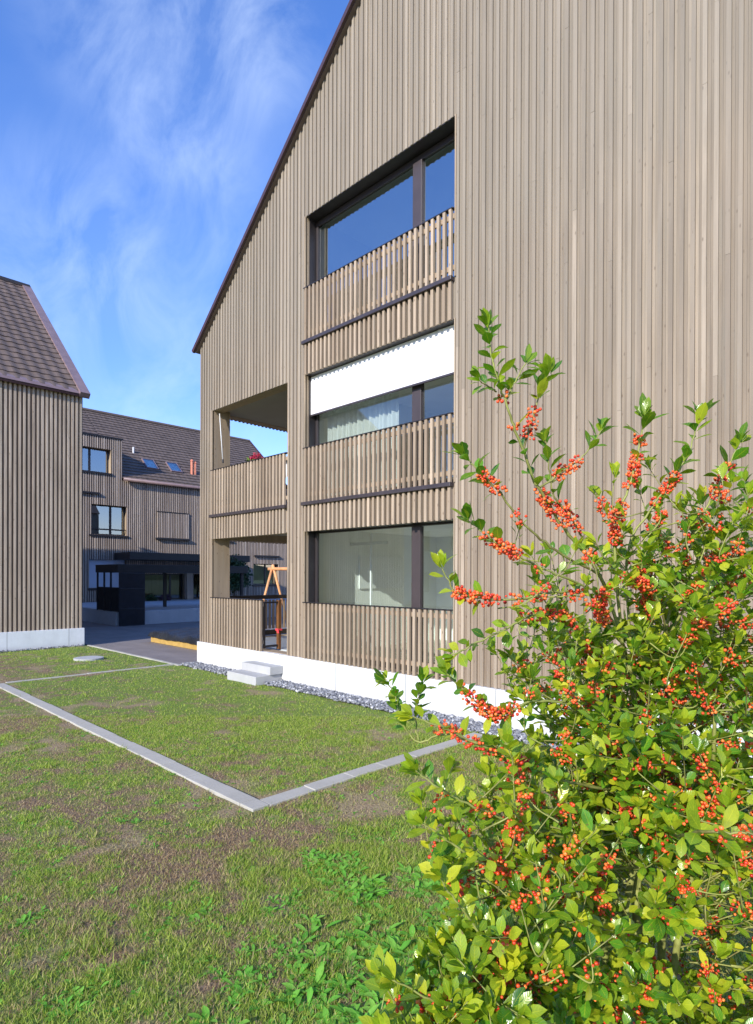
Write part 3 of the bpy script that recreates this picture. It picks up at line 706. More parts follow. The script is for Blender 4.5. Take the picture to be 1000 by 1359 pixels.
def dryness(x, y):
    e = np.minimum(np.where((x > -.2) & (x < 8.2), np.abs(np.abs(y+3.89)-.14), 9), np.where(y > -3.95, np.abs(np.abs(x-8.065)-.14), 9)); return np.clip(np.clip(1-e/.07, 0, 1)*.9*(vnoise(x, y, 6, 1) > .35) + (vnoise(x, y, 1.7, 3)*.55+vnoise(x, y, 5.1, 0)*.45-.635)*6, 0, 1)
def lawn_material(name, blade):
    M, nt, b = mat(name, .8 if not blade else .55, (.1, .15, .04), .25 if not blade else .35); t = NT(nt)
    lu = t.attr('lush'); dr = t.attr('dry'); rn = t.attr('rnd') if blade else t.noise(55, 4, rough=.7)
    if blade:
        gr = t.mix(rn, (.17, .31, .025), (.54, .63, .11)); br = t.mix(rn, (.25, .155, .095), (.64, .49, .27))
        f = t.rng(t.math('ADD', lu, t.math('MULTIPLY', t.math('SUBTRACT', t.attr('rnd2'), .5), .75)), .36, .54)
        c = t.mix(f, br, gr); c = t.mix(t.math('MULTIPLY', t.math('GREATER_THAN', t.attr('rnd3'), .86), .8), c, (.55, .46, .22)); c = t.mix(t.math('MULTIPLY', dr, .75), c, t.mix(rn, (.30, .23, .11), (.55, .45, .26)))
    else:
        gr = t.mix(t.rng(rn, .3, .7), (.08, .14, .018), (.25, .33, .07)); br = t.mix(t.rng(rn, .3, .7), (.09, .06, .04), (.36, .26, .155))
        f = t.rng(lu, .25, .68); c = t.mix(f, br, gr); c = t.mix(t.math('MULTIPLY', dr, .85), c, t.mix(t.rng(rn, .3, .7), (.22, .155, .085), (.44, .34, .21)))
        t.bump(t.noise(45, 5), b, .9, .02)
    t.put(c, b.inputs['Base Color'])
    if blade:
        o = [n for n in t.n if n.type == 'OUTPUT_MATERIAL'][0]; tl = t.new('ShaderNodeBsdfTranslucent'); t.put(c, tl.inputs[0])
        m1 = t.new('ShaderNodeMixShader'); m1.inputs[0].default_value = .42; t.l.new(b.outputs[0], m1.inputs[1]); t.l.new(tl.outputs[0], m1.inputs[2]); t.l.new(m1.outputs[0], o.inputs[0])
    return M
LAWN = lawn_material('lawn_soil', False); BLADE = lawn_material('grass_blades', True)
def np_mesh(name, v, f, material, attrs=(), smooth=False, n=3):
    me = bpy.data.meshes.new(name); nf = len(f)
    me.vertices.add(len(v)); me.vertices.foreach_set('co', np.asarray(v, np.float32).ravel())
    me.loops.add(nf*n); me.loops.foreach_set('vertex_index', np.asarray(f, np.int32).ravel())
    me.polygons.add(nf); me.polygons.foreach_set('loop_start', np.arange(0, nf*n, n, dtype=np.int32)); me.polygons.foreach_set('loop_total', np.full(nf, n, np.int32))
    if smooth: me.polygons.foreach_set('use_smooth', np.ones(nf, bool))
    me.update(calc_edges=True)
    for an, dom, val in attrs:
        a = me.attributes.new(an, 'FLOAT', dom); a.data.foreach_set('value', np.asarray(val, np.float32).ravel())
    me.materials.append(material); o = bpy.data.objects.new(name, me); col.objects.link(o); return o
g_ = MB(); g_.quad((-320, -320, G-.03), (320, -320, G-.03), (320, 320, G-.03), (-320, 320, G-.03))
tag(g_.build('ground', simple('distant_turf', (.10, .13, .04), .9, .3, .3)), kind='structure')
hl = MB(); nh = 180  # unseen dark ring, added to cover the pale horizon mirrored in the windows
for i in range(nh):
    a = 2*math.pi*i/nh; h = 9+4*math.sin(a*5+1)+2.5*math.sin(a*13)+1.5*math.sin(a*37+2)
    for rad_, z_ in ((235, -1), (250, h), (300, h*.9), (300, -1)): hl.v.append((rad_*math.cos(a), rad_*math.sin(a), z_))
for i in range(nh):
    j = (i+1) % nh
    for q in range(3): hl.f.append((4*i+q, 4*j+q, 4*j+q+1, 4*i+q+1)); hl.t.append(.5)
tag(hl.build('unseen_hill_ring', simple('hill_ring_green', (.04, .06, .025), .9, .5, .08), smooth=True), kind='structure')
def height(x, y): return G + .018*(vnoise(x, y, 1.3, 1)-.5) + .012*(vnoise(x, y, 5, 2)-.5)
gx = np.arange(-5.45, 18.01, .07); gy = np.arange(-14, .0, .07)
XX, YY = np.meshgrid(gx, gy, indexing='ij'); ZZ = height(XX, YY)
V = np.stack([XX, YY, ZZ], -1).reshape(-1, 3); ni, nj = XX.shape
I, J = np.meshgrid(np.arange(ni-1), np.arange(nj-1), indexing='ij'); A = (I*nj+J).ravel(); F = np.stack([A, A+nj, A+nj+1, A+1], -1)
cx_ = XX[:-1, :-1].ravel()+.035; cy_ = YY[:-1, :-1].ravel()+.035
keep = ~((cx_ < 0) & (cy_ > -.50)); F = F[keep]
tag(np_mesh('lawn', V, F, LAWN, [('lush', 'POINT', lush(XX, YY)), ('dry', 'POINT', dryness(XX, YY))], True, 4), kind='structure')
a_ = MB(); a_.quad((-60, -.45, G-.004), (-.03, -.45, G-.004), (-.03, 40, G-.004), (-60, 40, G-.004)); a_.quad((-60, -40, G-.006), (-17, -40, G-.006), (-17, -.45, G-.006), (-60, -.45, G-.006))
tag(a_.build('asphalt_courtyard', ASPH), kind='structure')
# kerbs
def kerb(name, p, q, wd, h=.022, ln=.5):
    p = Vector((*p, 0)); q = Vector((*q, 0)); d = (q-p); Lg = d.length; d.normalize(); n = Vector((-d.y, d.x, 0))*wd/2
    mb = MB(); s = 0
    while s < Lg-.02:
        e = min(Lg, s+ln*rnd(.9, 1.1)); dz = rnd(-.004, .004); w_ = rnd(.97, 1.03); sh_ = n*rnd(-.03, .03)
        c = [p+d*(s+.002)-n*w_+sh_, p+d*(e-.002)-n*w_+sh_, p+d*(e-.002)+n*w_+sh_, p+d*(s+.002)+n*w_+sh_]
        mb.hexa([(v.x, v.y, G-.08) for v in c] + [(v.x, v.y, G+h+dz) for v in c], rnd()); s = e
    return tag(mb.build(name, KERBC, bevel=.006), kind='structure')
kerb('kerb', (-.15, -3.93), (8.14, -3.85), .17); kerb('kerb', (8.06, -3.76), (8.07, -.50), .17)
kerb('kerb', (-.23, -3.80), (-.26, -.42), .09, .016); kerb('kerb', (-5.46, -.50), (-.05, -.44), .09, .016)
# manhole / utility cover
mc = MB(); mc.tube([(-2.45, -1.55, G-.02), (-2.45, -1.55, G+.045), (-2.45, -1.55, G+.05)], [.33, .33, .30], 28); tag(mc.build('utility_cover', STEPC), 'round pale concrete cover lying in the small lawn near the left house', 'cover')

# gravel strip of real stones
def rocks(name, rects, n, s0, s1):
    base = np.array([(0, 0, 1), (0, 0, -1), (1, 0, 0), (-1, 0, 0), (0, 1, 0), (0, -1, 0)], float)
    fc = np.array([(0, 2, 4), (0, 4, 3), (0, 3, 5), (0, 5, 2), (1, 4, 2), (1, 3, 4), (1, 5, 3), (1, 2, 5)])
    ar = np.array([(b-a)*(d-c) for a, b, c, d in rects]); idx = rs.choice(len(rects), n, p=ar/ar.sum()); rc = np.array(rects)[idx]
    x = rc[:, 0]+rs.rand(n)*(rc[:, 1]-rc[:, 0]); y = rc[:, 2]+rs.rand(n)*(rc[:, 3]-rc[:, 2]); y += .03*np.sin(x*7)*((y-rc[:, 2]) < .08)
    s = s0+(s1-s0)*rs.rand(n)**1.7; z = G+.01+rs.rand(n)*.035
    th = rs.rand(n)*6.28; sc3 = .65+.7*rs.rand(n, 6, 1); v = base[None]*s[:, None, None]*sc3 + rs.randn(n, 6, 3)*s[:, None, None]*.16
    c, si = np.cos(th)[:, None], np.sin(th)[:, None]; vx = v[..., 0]*c-v[..., 1]*si; vy = v[..., 0]*si+v[..., 1]*c; tl = rs.randn(n)[:, None]*.5
    vz = v[..., 2]*.7*np.cos(tl)+vx*np.sin(tl)*.6
    VV = np.stack([vx+x[:, None], vy+y[:, None], vz+z[:, None]], -1).reshape(-1, 3); FF = (fc[None]+6*np.arange(n)[:, None, None]).reshape(-1, 3)
    return np_mesh(name, VV, FF, STONE, [('rnd', 'FACE', np.repeat(rs.rand(n), 8))])
M, nt_, b_ = mat('gravel_stone', .75, (.3, .3, .32), .3); t = NT(nt_); rn = t.attr('rnd')
t.put(t.mix(t.rng(t.noise(30, 3), .4, .7, 0, .4), t.ramp(rn, [(0, (.07, .075, .09)), (.5, (.17, .18, .205)), (.85, (.30, .31, .33)), (1, (.65, .65, .64))]), (.5, .5, .5)), b_.inputs['Base Color']); STONE = M
gb = MB(); gb.quad((0, -.43, G+.012), (14, -.43, G+.012), (14, -.03, G+.012), (0, -.03, G+.012)); tag(gb.build('gravel_bed', simple('dark_grit', (.10, .10, .11), .9, .4, 30)), kind='structure')
tag(rocks('gravel', [(-.05, 2.2, -.44, -.05), (3.26, 13.9, -.44, -.05)], 9000, .016, .042), 'grey crushed stones along the foot of the white plinth', 'gravel', kind='stuff')
tag(rocks('gravel', [(-5.42, -5.30, -10, -.66)], 900, .014, .035), 'narrow line of stones along the left house plinth', 'gravel', kind='stuff')

# grass blades
C2 = np.array([CAM.x, CAM.y]); fx, fy = fw.x, fw.y; rx, ry = rr.x, rr.y
def in_lawn(x, y, mg=0):
    ok = (y < -.45) & (x > -5.30)
    ok &= ~((np.abs(y+3.89) < .066) & (x > -.2) & (x < 8.15)); ok &= ~((np.abs(x-8.065) < .066) & (y > -3.9))
    ok &= ~((np.abs(x+.245) < .045) & (y > -3.85)); ok &= ~((y > -.62) & (x < 0)); ok &= ~((x > 2.2) & (x < 3.25) & (y > -.64))
    ok &= ~((x+2.45)**2+(y+1.55)**2 < .33**2)
    return ok
def sample(n, dmin, dmax):
    d = np.sqrt(rs.rand(n)*(dmax**2-dmin**2)+dmin**2); s = (rs.rand(n)*2-1)*.78     # wider than the frame
    x = C2[0]+d*(fx+s*rx); y = C2[1]+d*(fy+s*ry); k = in_lawn(x, y); return x[k], y[k]
bx, by, bs = [], [], []
for n, a, b, wsc in ((190000, 1.6, 4.5, 1.0), (270000, 4.5, 8.5, 1.3), (200000, 8.5, 18.5, 2.0)):
    x, y = sample(n, a, b); dn = lush(x, y); dr = dryness(x, y)
    k = rs.rand(len(x)) < (.60+.45*dn)*(1-.7*dr); x, y = x[k], y[k]
    bx.append(x); by.append(y); bs.append(np.full(len(x), wsc))
x = np.concatenate(bx); y = np.concatenate(by); ws = np.concatenate(bs); n = len(x)
x = x + 0; lu = lush(x, y); dr = dryness(x, y)
tall = vnoise(x, y, 3.7, 3); hgt = (.014+.026*rs.rand(n)+.030*np.clip(lu-.3, 0, 1)*rs.rand(n)+.05*(tall > .80)*rs.rand(n)*(lu > .5))*np.where(x < 8.0, .66, .85)
wd = (.0018+.0024*rs.rand(n))*ws; th = rs.rand(n)*6.28; lean = hgt*(.2+.9*rs.rand(n)); ph = rs.rand(n)*6.28
z = height(x, y)-.004
p0 = np.stack([x-wd*np.cos(th), y-wd*np.sin(th), z], -1); p1 = np.stack([x+wd*np.cos(th), y+wd*np.sin(th), z], -1)
p2 = np.stack([x+lean*np.cos(ph), y+lean*np.sin(ph), z+hgt], -1)
V = np.stack([p0, p1, p2], 1).reshape(-1, 3); F = np.arange(3*n).reshape(-1, 3)
tag(np_mesh('grass', V, F, BLADE, [('lush', 'FACE', lu), ('dry', 'FACE', dr*(rs.rand(n) < .6)), ('rnd', 'FACE', rs.rand(n)), ('rnd2', 'FACE', rs.rand(n)), ('rnd3', 'FACE', rs.rand(n))]), 'short patchy green and brown grass of the lawns', 'grass', kind='stuff')

# ---------------------------------------------------------------- leaves: shared builder
class Leaves:
    def __init__(s): s.V = []; s.F = []; s.uv = []; s.r = []; s.y = []; s.n = 0
    def add(s, p, d, up, L_, W_, fold=.25, curl=.25, rnd_=.5, yel=0, rows=5, shape=None):
        d = d.normalized(); side = d.cross(up)
        if side.length < 1e-3: side = d.cross(Vector((1, 0, .2)))
        side.normalize(); nrm = side.cross(d).normalized()
        prof = shape or (0.06, .62, 1.0, .82, .0)
        k = s.n
        for i in range(rows):
            t_ = i/(rows-1); wv = prof[i]*W_/2; c = p + d*(L_*t_*(1-.08*curl*t_)) - nrm*(curl*L_*.32*t_*t_)
            for j, sj in enumerate((-1, 0, 1)):
                q = c + side*(sj*wv) + nrm*(abs(sj)*wv*fold)
                s.V.append((q.x, q.y, q.z)); s.uv.append((.5+.5*sj, t_))
        for i in range(rows-1):
            for j in range(2):
                a = k+i*3+j; s.F.append((a, a+1, a+4, a+3)); s.r.append(rnd_); s.y.append(yel)
        s.n += rows*3
    def build(s, name, material, parent=None):
        o = np_mesh(name, s.V, s.F, material, [('rnd', 'FACE', s.r), ('yel', 'FACE', s.y)], True, 4)
        uvl = o.data.uv_layers.new(name='UVMap'); uvs = np.asarray(s.uv, np.float32)[np.asarray(s.F).ravel()]; uvl.data.foreach_set('uv', uvs.ravel())
        if parent: o.parent = parent; o.location = -parent.location
        return o
def leaf_material(name, g0, g1, y0, y1, rough=.33, spec=.5, tl=.35):
    M, nt, b = mat(name, rough, g0, spec); t = NT(nt); rn = t.attr('rnd'); ye = t.attr('yel')
    c = t.mix(ye, t.mix(rn, g0, g1), t.mix(rn, y0, y1))
    uv = t.new('ShaderNodeUVMap').outputs[0]; sx = t.new('ShaderNodeSeparateXYZ'); t.l.new(uv, sx.inputs[0])
    ax = t.math('ABSOLUTE', t.math('SUBTRACT', sx.outputs[0], .5))
    rib = t.rng(ax, .012, .04, .32, 0); c = t.mix(rib, c, tuple(min(1, q*1.25) for q in y1))
    v = t.math('SINE', t.math('MULTIPLY', t.math('SUBTRACT', sx.outputs[1], t.math('MULTIPLY', ax, .5)), 48)); c = t.mix(t.rng(v, .7, 1, 0, .16), c, y1)
    c = t.mix(t.rng(t.noise(35, 3), .52, .72, 0, .35), c, tuple(q*.6 for q in g0)); c = t.mix(t.math('MULTIPLY', t.rng(t.noise(60, 2), .66, .72, 0, .8), t.math('GREATER_THAN', rn, .55)), c, (.22, .12, .04))
    t.put(c, b.inputs['Base Color']); t.bump(v, b, .12, .002)
    o = [n for n in t.n if n.type == 'OUTPUT_MATERIAL'][0]; tr = t.new('ShaderNodeBsdfTranslucent')
    t.put(t.mix(1, c, (1.25, 1.35, .5), 'MULTIPLY'), tr.inputs[0])
    m1 = t.new('ShaderNodeMixShader'); m1.inputs[0].default_value = tl; t.l.new(b.outputs[0], m1.inputs[1]); t.l.new(tr.outputs[0], m1.inputs[2]); t.l.new(m1.outputs[0], o.inputs[0])
    return M
HOLLY = leaf_material('glossy_bush_leaf', (.03, .13, .012), (.14, .38, .025), (.30, .46, .025), (.70, .66, .04), .24, .65, .44)
WEEDM = leaf_material('weed_leaf', (.06, .28, .02), (.20, .58, .06), (.26, .56, .07), (.42, .62, .12), .5, .3, .3)

# weeds: broad-leaved rosettes and clover mats
we = Leaves(); wr = random.Random(5)
def rosette(x, y, n, L_, W_, el=(.1, .7)):
    z = float(height(np.array([x]), np.array([y]))[0]); a0 = wr.uniform(0, 6.28); rb = wr.random()
    for i in range(n):
        a = a0+i*2.4+wr.uniform(-.3, .3); e = wr.uniform(*el); d = Vector((math.cos(a)*math.cos(e), math.sin(a)*math.cos(e), math.sin(e)))
        we.add(Vector((x, y, z)), d, Vector((0, 0, 1)), L_*wr.uniform(.6, 1.15), W_*wr.uniform(.7, 1.2), .3, wr.uniform(.3, 1.0), min(1, max(0, rb*.6+wr.random()*.4)), wr.random()*.5, 5, (.15, .45, .85, 1.0, .15) if wr.random() < .5 else None)
W_SPOTS = [(9.341, -4.058, 0.1, 36, 0.07), (9.718, -4.166, 0.09, 26, 0.08), (10.303, -4.389, 0.22, 50, 0.08), (10.262, -4.689, 0.22, 44, 0.075), (9.811, -4.926, 0.07, 14, 0.045), (9.897, -5.209, 0.1, 14, 0.05), (9.4, -5.668, 0.06, 8, 0.05), (10.29, -4.963, 0.22, 36, 0.07), (10.028, -3.79, 0.14, 40, 0.08), (7.571, -4.762, 0.05, 8, 0.04), (8.565, -5.784, 0.06, 6, 0.05), (9.239, -5.056, 0.08, 10, 0.05), (10.585, -4.596, 0.2, 40, 0.085), (10.41, -3.989, 0.15, 36, 0.08), (10.583, -4.805, 0.2, 30, 0.08), (9.484, -4.584, 0.09, 12, 0.05), (9.209, -3.515, 0.12, 16, 0.04), (9.485, -5.835, 0.06, 8, 0.05)]
for (x, y, r_, n_, L_) in W_SPOTS:
    for _ in range(n_): rosette(x+wr.gauss(0, r_), y+wr.gauss(0, r_), wr.randint(4, 8), L_*wr.uniform(.7, 1.5), L_*.42)
for _ in range(2600):
    s = wr.uniform(-.75, .75); d = 2.0+wr.random()*6.0; x_ = C2[0]+d*(fx+s*rx); y_ = C2[1]+d*(fy+s*ry)
    a_ = np.array([x_]); b2 = np.array([y_])
    if in_lawn(a_, b2)[0] and lush(a_, b2)[0] > .42: rosette(x_, y_, wr.randint(3, 6), wr.uniform(.02, .045), .016)
tag(we.build('weeds', WEEDM), 'bright green broad leaved weeds scattered in the lawn', 'weeds', kind='stuff')

# ================================================================ BERRY BUSH
BASE = Vector((11.782, -5.059, 0.06)); BR = [([(11.782, -5.142, 1.862), (11.773, -5.291, 2.089), (11.735, -5.427, 2.219), (11.713, -5.519, 2.321), (11.703, -5.584, 2.419), (11.694, -5.621, 2.491), (11.68, -5.648, 2.572), (11.675, -5.666, 2.661)], 0.0065, [(0.4, 0.62, 0.02), (0.74, 1, 0.008)], [(0.3, 0.42, 1.2), (0.6, 0.76, 1.1)], 0.047, 0.1), ([(11.705, -5.568, 2.386), (11.715, -5.544, 2.459), (11.722, -5.523, 2.523), (11.732, -5.498, 2.58)], 0.003, [(0.55, 1, 0.0075)], [(0.15, 0.5, 1.1)], 0.043, 0.15), ([(11.694, -5.621, 2.491), (11.711, -5.617, 2.53), (11.733, -5.596, 2.581)], 0.0025, [(0.2, 1, 0.0075)], [], 0.043, 0.15), ([(11.679, -5.635, 2.516), (11.67, -5.658, 2.526), (11.662, -5.68, 2.535)], 0.002, [(0.2, 1, 0.0075)], [], 0.04, 0.15), ([(11.713, -5.504, 2.308), (11.741, -5.462, 2.343), (11.778, -5.411, 2.39), (11.806, -5.369, 2.456)], 0.003, [(0.1, 0.35, 0.018), (0.75, 1, 0.009)], [(0.3, 0.8, 1.1)], 0.043, 0.15), ([(11.773, -5.291, 2.099), (11.736, -5.44, 2.154), (11.698, -5.534, 2.214), (11.675, -5.612, 2.289), (11.656, -5.659, 2.328), (11.633, -5.696, 2.372)], 0.0045, [(0.1, 0.3, 0.03), (0.6, 1, 0.009)], [(0.38, 0.5, 1), (0.62, 0.84, 1.3)], 0.046, 0.2), ([(11.773, -5.291, 2.109), (11.75, -5.411, 2.237), (11.732, -5.471, 2.297), (11.727, -5.489, 2.395), (11.722, -5.494, 2.422)], 0.003, [(0.3, 1, 0.014)], [(0.2, 0.45, 1.2)], 0.044, 0.2), ([(11.776, -5.274, 2.05), (11.746, -5.458, 2.099), (11.709, -5.551, 2.133), (11.681, -5.62, 2.167), (11.656, -5.659, 2.2), (11.638, -5.691, 2.228)], 0.004, [(0.2, 0.4, 0.03), (0.6, 1, 0.0095)], [(0.42, 0.78, 1.3)], 0.046, 0.2), ([(11.783, -5.169, 1.926), (11.768, -5.324, 2.042), (11.746, -5.458, 2.061), (11.707, -5.581, 2.046), (11.669, -5.676, 2.048), (11.639, -5.733, 2.065), (11.621, -5.764, 2.122)], 0.0045, [(0.15, 0.3, 0.04), (0.62, 1, 0.014)], [(0.42, 0.56, 1.1), (0.6, 0.85, 1.5)], 0.04, 0.5), ([(11.78, -5.172, 1.885), (11.788, -5.233, 2.07), (11.797, -5.266, 2.225), (11.832, -5.259, 2.338), (11.848, -5.243, 2.434), (11.857, -5.234, 2.51)], 0.006, [(0.15, 0.35, 0.022), (0.7, 1, 0.0085)], [(0.36, 0.86, 1.6)], 0.052, 0.25), ([(11.79, -5.135, 1.862), (11.793, -5.187, 2.15), (11.843, -5.165, 2.268), (11.888, -5.134, 2.346), (11.92, -5.102, 2.425), (11.941, -5.081, 2.528)], 0.005, [(0.1, 0.3, 0.02), (0.55, 1, 0.0095)], [(0.38, 0.68, 1.4)], 0.05, 0.2), ([(11.848, -5.077, 1.904), (11.897, -5.083, 2.15), (11.953, -5.056, 2.289), (11.986, -5.036, 2.367), (12.018, -5.004, 2.456)], 0.005, [(0.1, 0.4, 0.018), (0.7, 1, 0.009)], [(0.42, 0.85, 1.2)], 0.05, 0.25), ([(11.848, -5.077, 1.904), (11.929, -5.095, 2.051), (11.985, -5.109, 2.138), (12.024, -5.098, 2.241), (12.051, -5.071, 2.308)], 0.005, [(0.2, 1, 0.0095)], [(0.25, 0.6, 1.5)], 0.046, 0.3), ([(11.797, -5.127, 1.821), (11.751, -5.37, 1.976), (11.718, -5.515, 2.009), (11.696, -5.62, 1.979), (11.675, -5.684, 1.956), (11.646, -5.755, 1.927)], 0.005, [(0.1, 1, 0.009)], [(0.25, 0.5, 1.1)], 0.042, 0.5), ([(11.79, -5.107, 1.734), (11.765, -5.398, 1.785), (11.723, -5.539, 1.808), (11.694, -5.652, 1.787), (11.664, -5.724, 1.843), (11.641, -5.774, 1.896)], 0.005, [(0.3, 1, 0.0095)], [(0.5, 0.85, 1.3)], 0.042, 0.5), ([(11.814, -5.14, 1.519), (11.777, -5.458, 1.609), (11.73, -5.616, 1.686), (11.687, -5.729, 1.742), (11.648, -5.796, 1.779), (11.609, -5.848, 1.805)], 0.005, [(0.2, 0.5, 0.02), (0.6, 1, 0.022)], [(0.35, 0.85, 1.0)], 0.042, 0.65), ([(11.693, -5.709, 1.731), (11.623, -5.751, 1.75), (11.576, -5.782, 1.731), (11.552, -5.806, 1.772), (11.539, -5.819, 1.83), (11.523, -5.834, 1.872)], 0.0025, [(0.55, 1, 0.006)], [], 0.04, 0.15), ([(11.576, -5.782, 1.731), (11.571, -5.787, 1.789), (11.576, -5.782, 1.831), (11.583, -5.775, 1.864)], 0.002, [(0.2, 1, 0.006)], [], 0.038, 0.15), ([(11.814, -5.14, 1.376), (11.776, -5.53, 1.506), (11.722, -5.723, 1.597), (11.685, -5.83, 1.662), (11.653, -5.89, 1.714)], 0.005, [(0.15, 1, 0.0095)], [(0.3, 0.6, 1.2)], 0.044, 0.5), ([(11.815, -5.14, 1.315), (11.801, -5.576, 1.445), (11.751, -5.765, 1.51), (11.721, -5.851, 1.573), (11.692, -5.908, 1.626)], 0.005, [(0.15, 1, 0.0095)], [(0.3, 0.55, 1.3)], 0.046, 0.5), ([(11.854, -5.243, 1.173), (11.826, -5.622, 1.295), (11.791, -5.797, 1.373), (11.756, -5.873, 1.477), (11.738, -5.919, 1.544)], 0.005, [(0.15, 1, 0.0095)], [(0.4, 0.6, 1.2)], 0.046, 0.5), ([(11.855, -5.243, 1.001), (11.85, -5.668, 1.205), (11.809, -5.85, 1.286), (11.758, -5.942, 1.328), (11.713, -6.014, 1.382)], 0.005, [(0.15, 1, 0.016)], [(0.55, 0.8, 1.0)], 0.046, 0.5), ([(11.857, -5.097, 1.417), (12.022, -5.496, 1.572), (12.102, -5.629, 1.645), (12.158, -5.643, 1.666), (12.195, -5.635, 1.671)], 0.005, [(0.3, 1, 0.018)], [(0.5, 0.95, 1.0)], 0.05, 0.7), ([(11.783, -5.169, 1.885), (11.769, -5.324, 1.918), (11.747, -5.402, 1.969), (11.728, -5.462, 1.998), (11.703, -5.5, 2.089)], 0.004, [(0.2, 1, 0.009)], [(0.3, 0.5, 1.2)], 0.042, 0.4), ([(11.841, -5.112, 1.926), (11.845, -5.178, 2.03), (11.842, -5.223, 2.099), (11.863, -5.23, 2.166)], 0.004, [(0.2, 1, 0.009)], [(0.2, 0.8, 1.4)], 0.044, 0.5), ([(11.87, -5.083, 1.906), (11.877, -5.216, 2.052), (11.84, -5.323, 2.099), (11.82, -5.371, 2.135), (11.799, -5.392, 2.181)], 0.004, [(0.2, 1, 0.009)], [(0.3, 0.6, 1.4)], 0.044, 0.5), ([(11.885, -5.069, 1.825), (11.942, -5.223, 1.924), (11.99, -5.245, 1.984), (12.034, -5.23, 2.021), (12.065, -5.199, 2.056)], 0.004, [(0.1, 1, 0.009)], [(0.3, 0.9, 1.4)], 0.046, 0.4), ([(11.783, -5.169, 1.906), (11.791, -5.33, 1.995), (11.804, -5.359, 2.053), (11.851, -5.34, 2.081)], 0.004, [(0.3, 1, 0.0095)], [(0.3, 0.85, 1.7)], 0.044, 0.5)]
bush = empty('berry_bush', tuple(BASE), 'large glossy leaved bush with clusters of orange red berries in the right foreground', 'bush')
lv = Leaves(); stem = MB(); br_ = random.Random(21)
CL = []                                   # berry clusters: list of centre lists
def catmull(P, n=6):
    P = [Vector(p) for p in P]; o = []
    Q = [P[0]*2-P[1]] + P + [P[-1]*2-P[-2]]
    for i in range(1, len(Q)-2):
        for k in range(n):
            t = k/n; a, b, c, d = Q[i-1], Q[i], Q[i+1], Q[i+2]
            o.append(.5*((2*b)+(c-a)*t+(2*a-5*b+4*c-d)*t*t+(3*b-a-3*c+d)*t**3))
    o.append(P[-1]); return o
def rv(s=1): return Vector((br_.gauss(0, s), br_.gauss(0, s), br_.gauss(0, s)))
def leaf_at(p, axis, ang, spread, L_, yel):
    axis = axis.normalized(); a = axis.cross(Vector((.3, .5, .8))).normalized(); b = axis.cross(a)
    out_ = a*math.cos(ang)+b*math.sin(ang); d = (axis*math.cos(spread)+out_*math.sin(spread)+Vector((0, 0, .12))).normalized()
    up = (Vector((0, 0, 1))*.8 + axis*.5 + sd*.25 + rv(.25))
    pet = p+out_*.004
    lv.add(pet, d, up, L_*br_.uniform(.55, 1.22), L_*br_.uniform(.44, .60), br_.uniform(.05, .4), br_.uniform(-.2, 1.1), br_.random(), yel)
def leafy(path, t0, t1, step, L_, yel, tip=True):
    n = len(path); acc_ = 0; ang = br_.uniform(0, 6.28)
    for i in range(int(t0*(n-1)), max(int(t1*(n-1)), int(t0*(n-1)))):
        seg = path[i+1]-path[i]; acc_ += seg.length
        while acc_ > step:
            acc_ -= step; ang += 2.4; leaf_at(path[i]+seg*br_.random(), seg, ang, br_.uniform(.7, 1.25), L_*(.8+.3*br_.random()), min(1, max(0, yel+br_.gauss(0, .28))))
    if tip:
        ax = path[-1]-path[-2]
        for k in range(6): leaf_at(path[-1]-ax*(.15*k), ax, ang+k*1.3, br_.uniform(.15, .7), L_*.92, min(1, max(0, yel+.15+br_.gauss(0, .25))))
def cluster(c, axis, length, n, rad=.0135):
    axis = axis.normalized(); pts = []
    for _ in range(n*6):
        if len(pts) >= n: break
        t = br_.uniform(-.5, .5); o_ = rv(1); o_ -= axis*o_.dot(axis)
        p = c + axis*(t*length) + o_.normalized()*rad*br_.uniform(.55, 1.25)
        if all((p-q).length > .0062 for q in pts): pts.append(p)
    CL.append(pts)
def berries_along(path, t0, t1, dens=1.0):
    n = len(path); i0, i1 = int(t0*(n-1)), int(t1*(n-1)); s = 0; tot = sum((path[i+1]-path[i]).length for i in range(i0, i1))
    i = i0
    while i < i1:
        a = path[i]; j = min(i1, i+2); seg = path[j]-a; L_ = seg.length
        if L_ > 1e-4 and br_.random() < .88: cluster(a+seg*.5, seg, max(L_, .018)*1.15, max(5, int(L_/.0017*br_.uniform(.6, 1.6)*dens)))
        i = j
for pts, rad0, leafr, berr, L_, yel in BR:
    path = catmull(pts, 7); path = [p+rv(.0012) for p in path]; n = len(path)
    stem.tube(path, [rad0*.62*(1-.75*i/(n-1))+.0008 for i in range(n)], 6, br_.random())
    for (a, b, st_) in leafr: leafy(path, a, b, st_, L_, yel, tip=(b >= .97))
    for (a, b, dn) in berr: berries_along(path, a, b, dn)
# filling twigs through the bush's volume
ELL = [((11.858, -5.097, 1.214), (0.52, 0.52, 0.62), 540, 0.043, 0.9), ((11.849, -5.076, 1.698), (0.36, 0.42, 0.33), 190, 0.044, 0.8), ((11.936, -4.989, 2.028), (0.26, 0.3, 0.24), 110, 0.043, 0.6), ((11.719, -5.345, 1.876), (0.17, 0.2, 0.12), 34, 0.038, 0.8), ((11.726, -5.478, 2.144), (0.14, 0.12, 0.12), 9, 0.036, 0.9), ((11.862, -5.23, 2.3), (0.14, 0.12, 0.1), 8, 0.038, 0.9), ((11.998, -5.095, 2.262), (0.1, 0.12, 0.12), 14, 0.042, 0.9), ((11.768, -5.678, 1.485), (0.2, 0.2, 0.28), 75, 0.042, 0.9), ((11.732, -5.954, 1.307), (0.11, 0.11, 0.1), 16, 0.042, 0.6), ((11.77, -5.818, 1.271), (0.17, 0.17, 0.14), 70, 0.044, 0.6)]
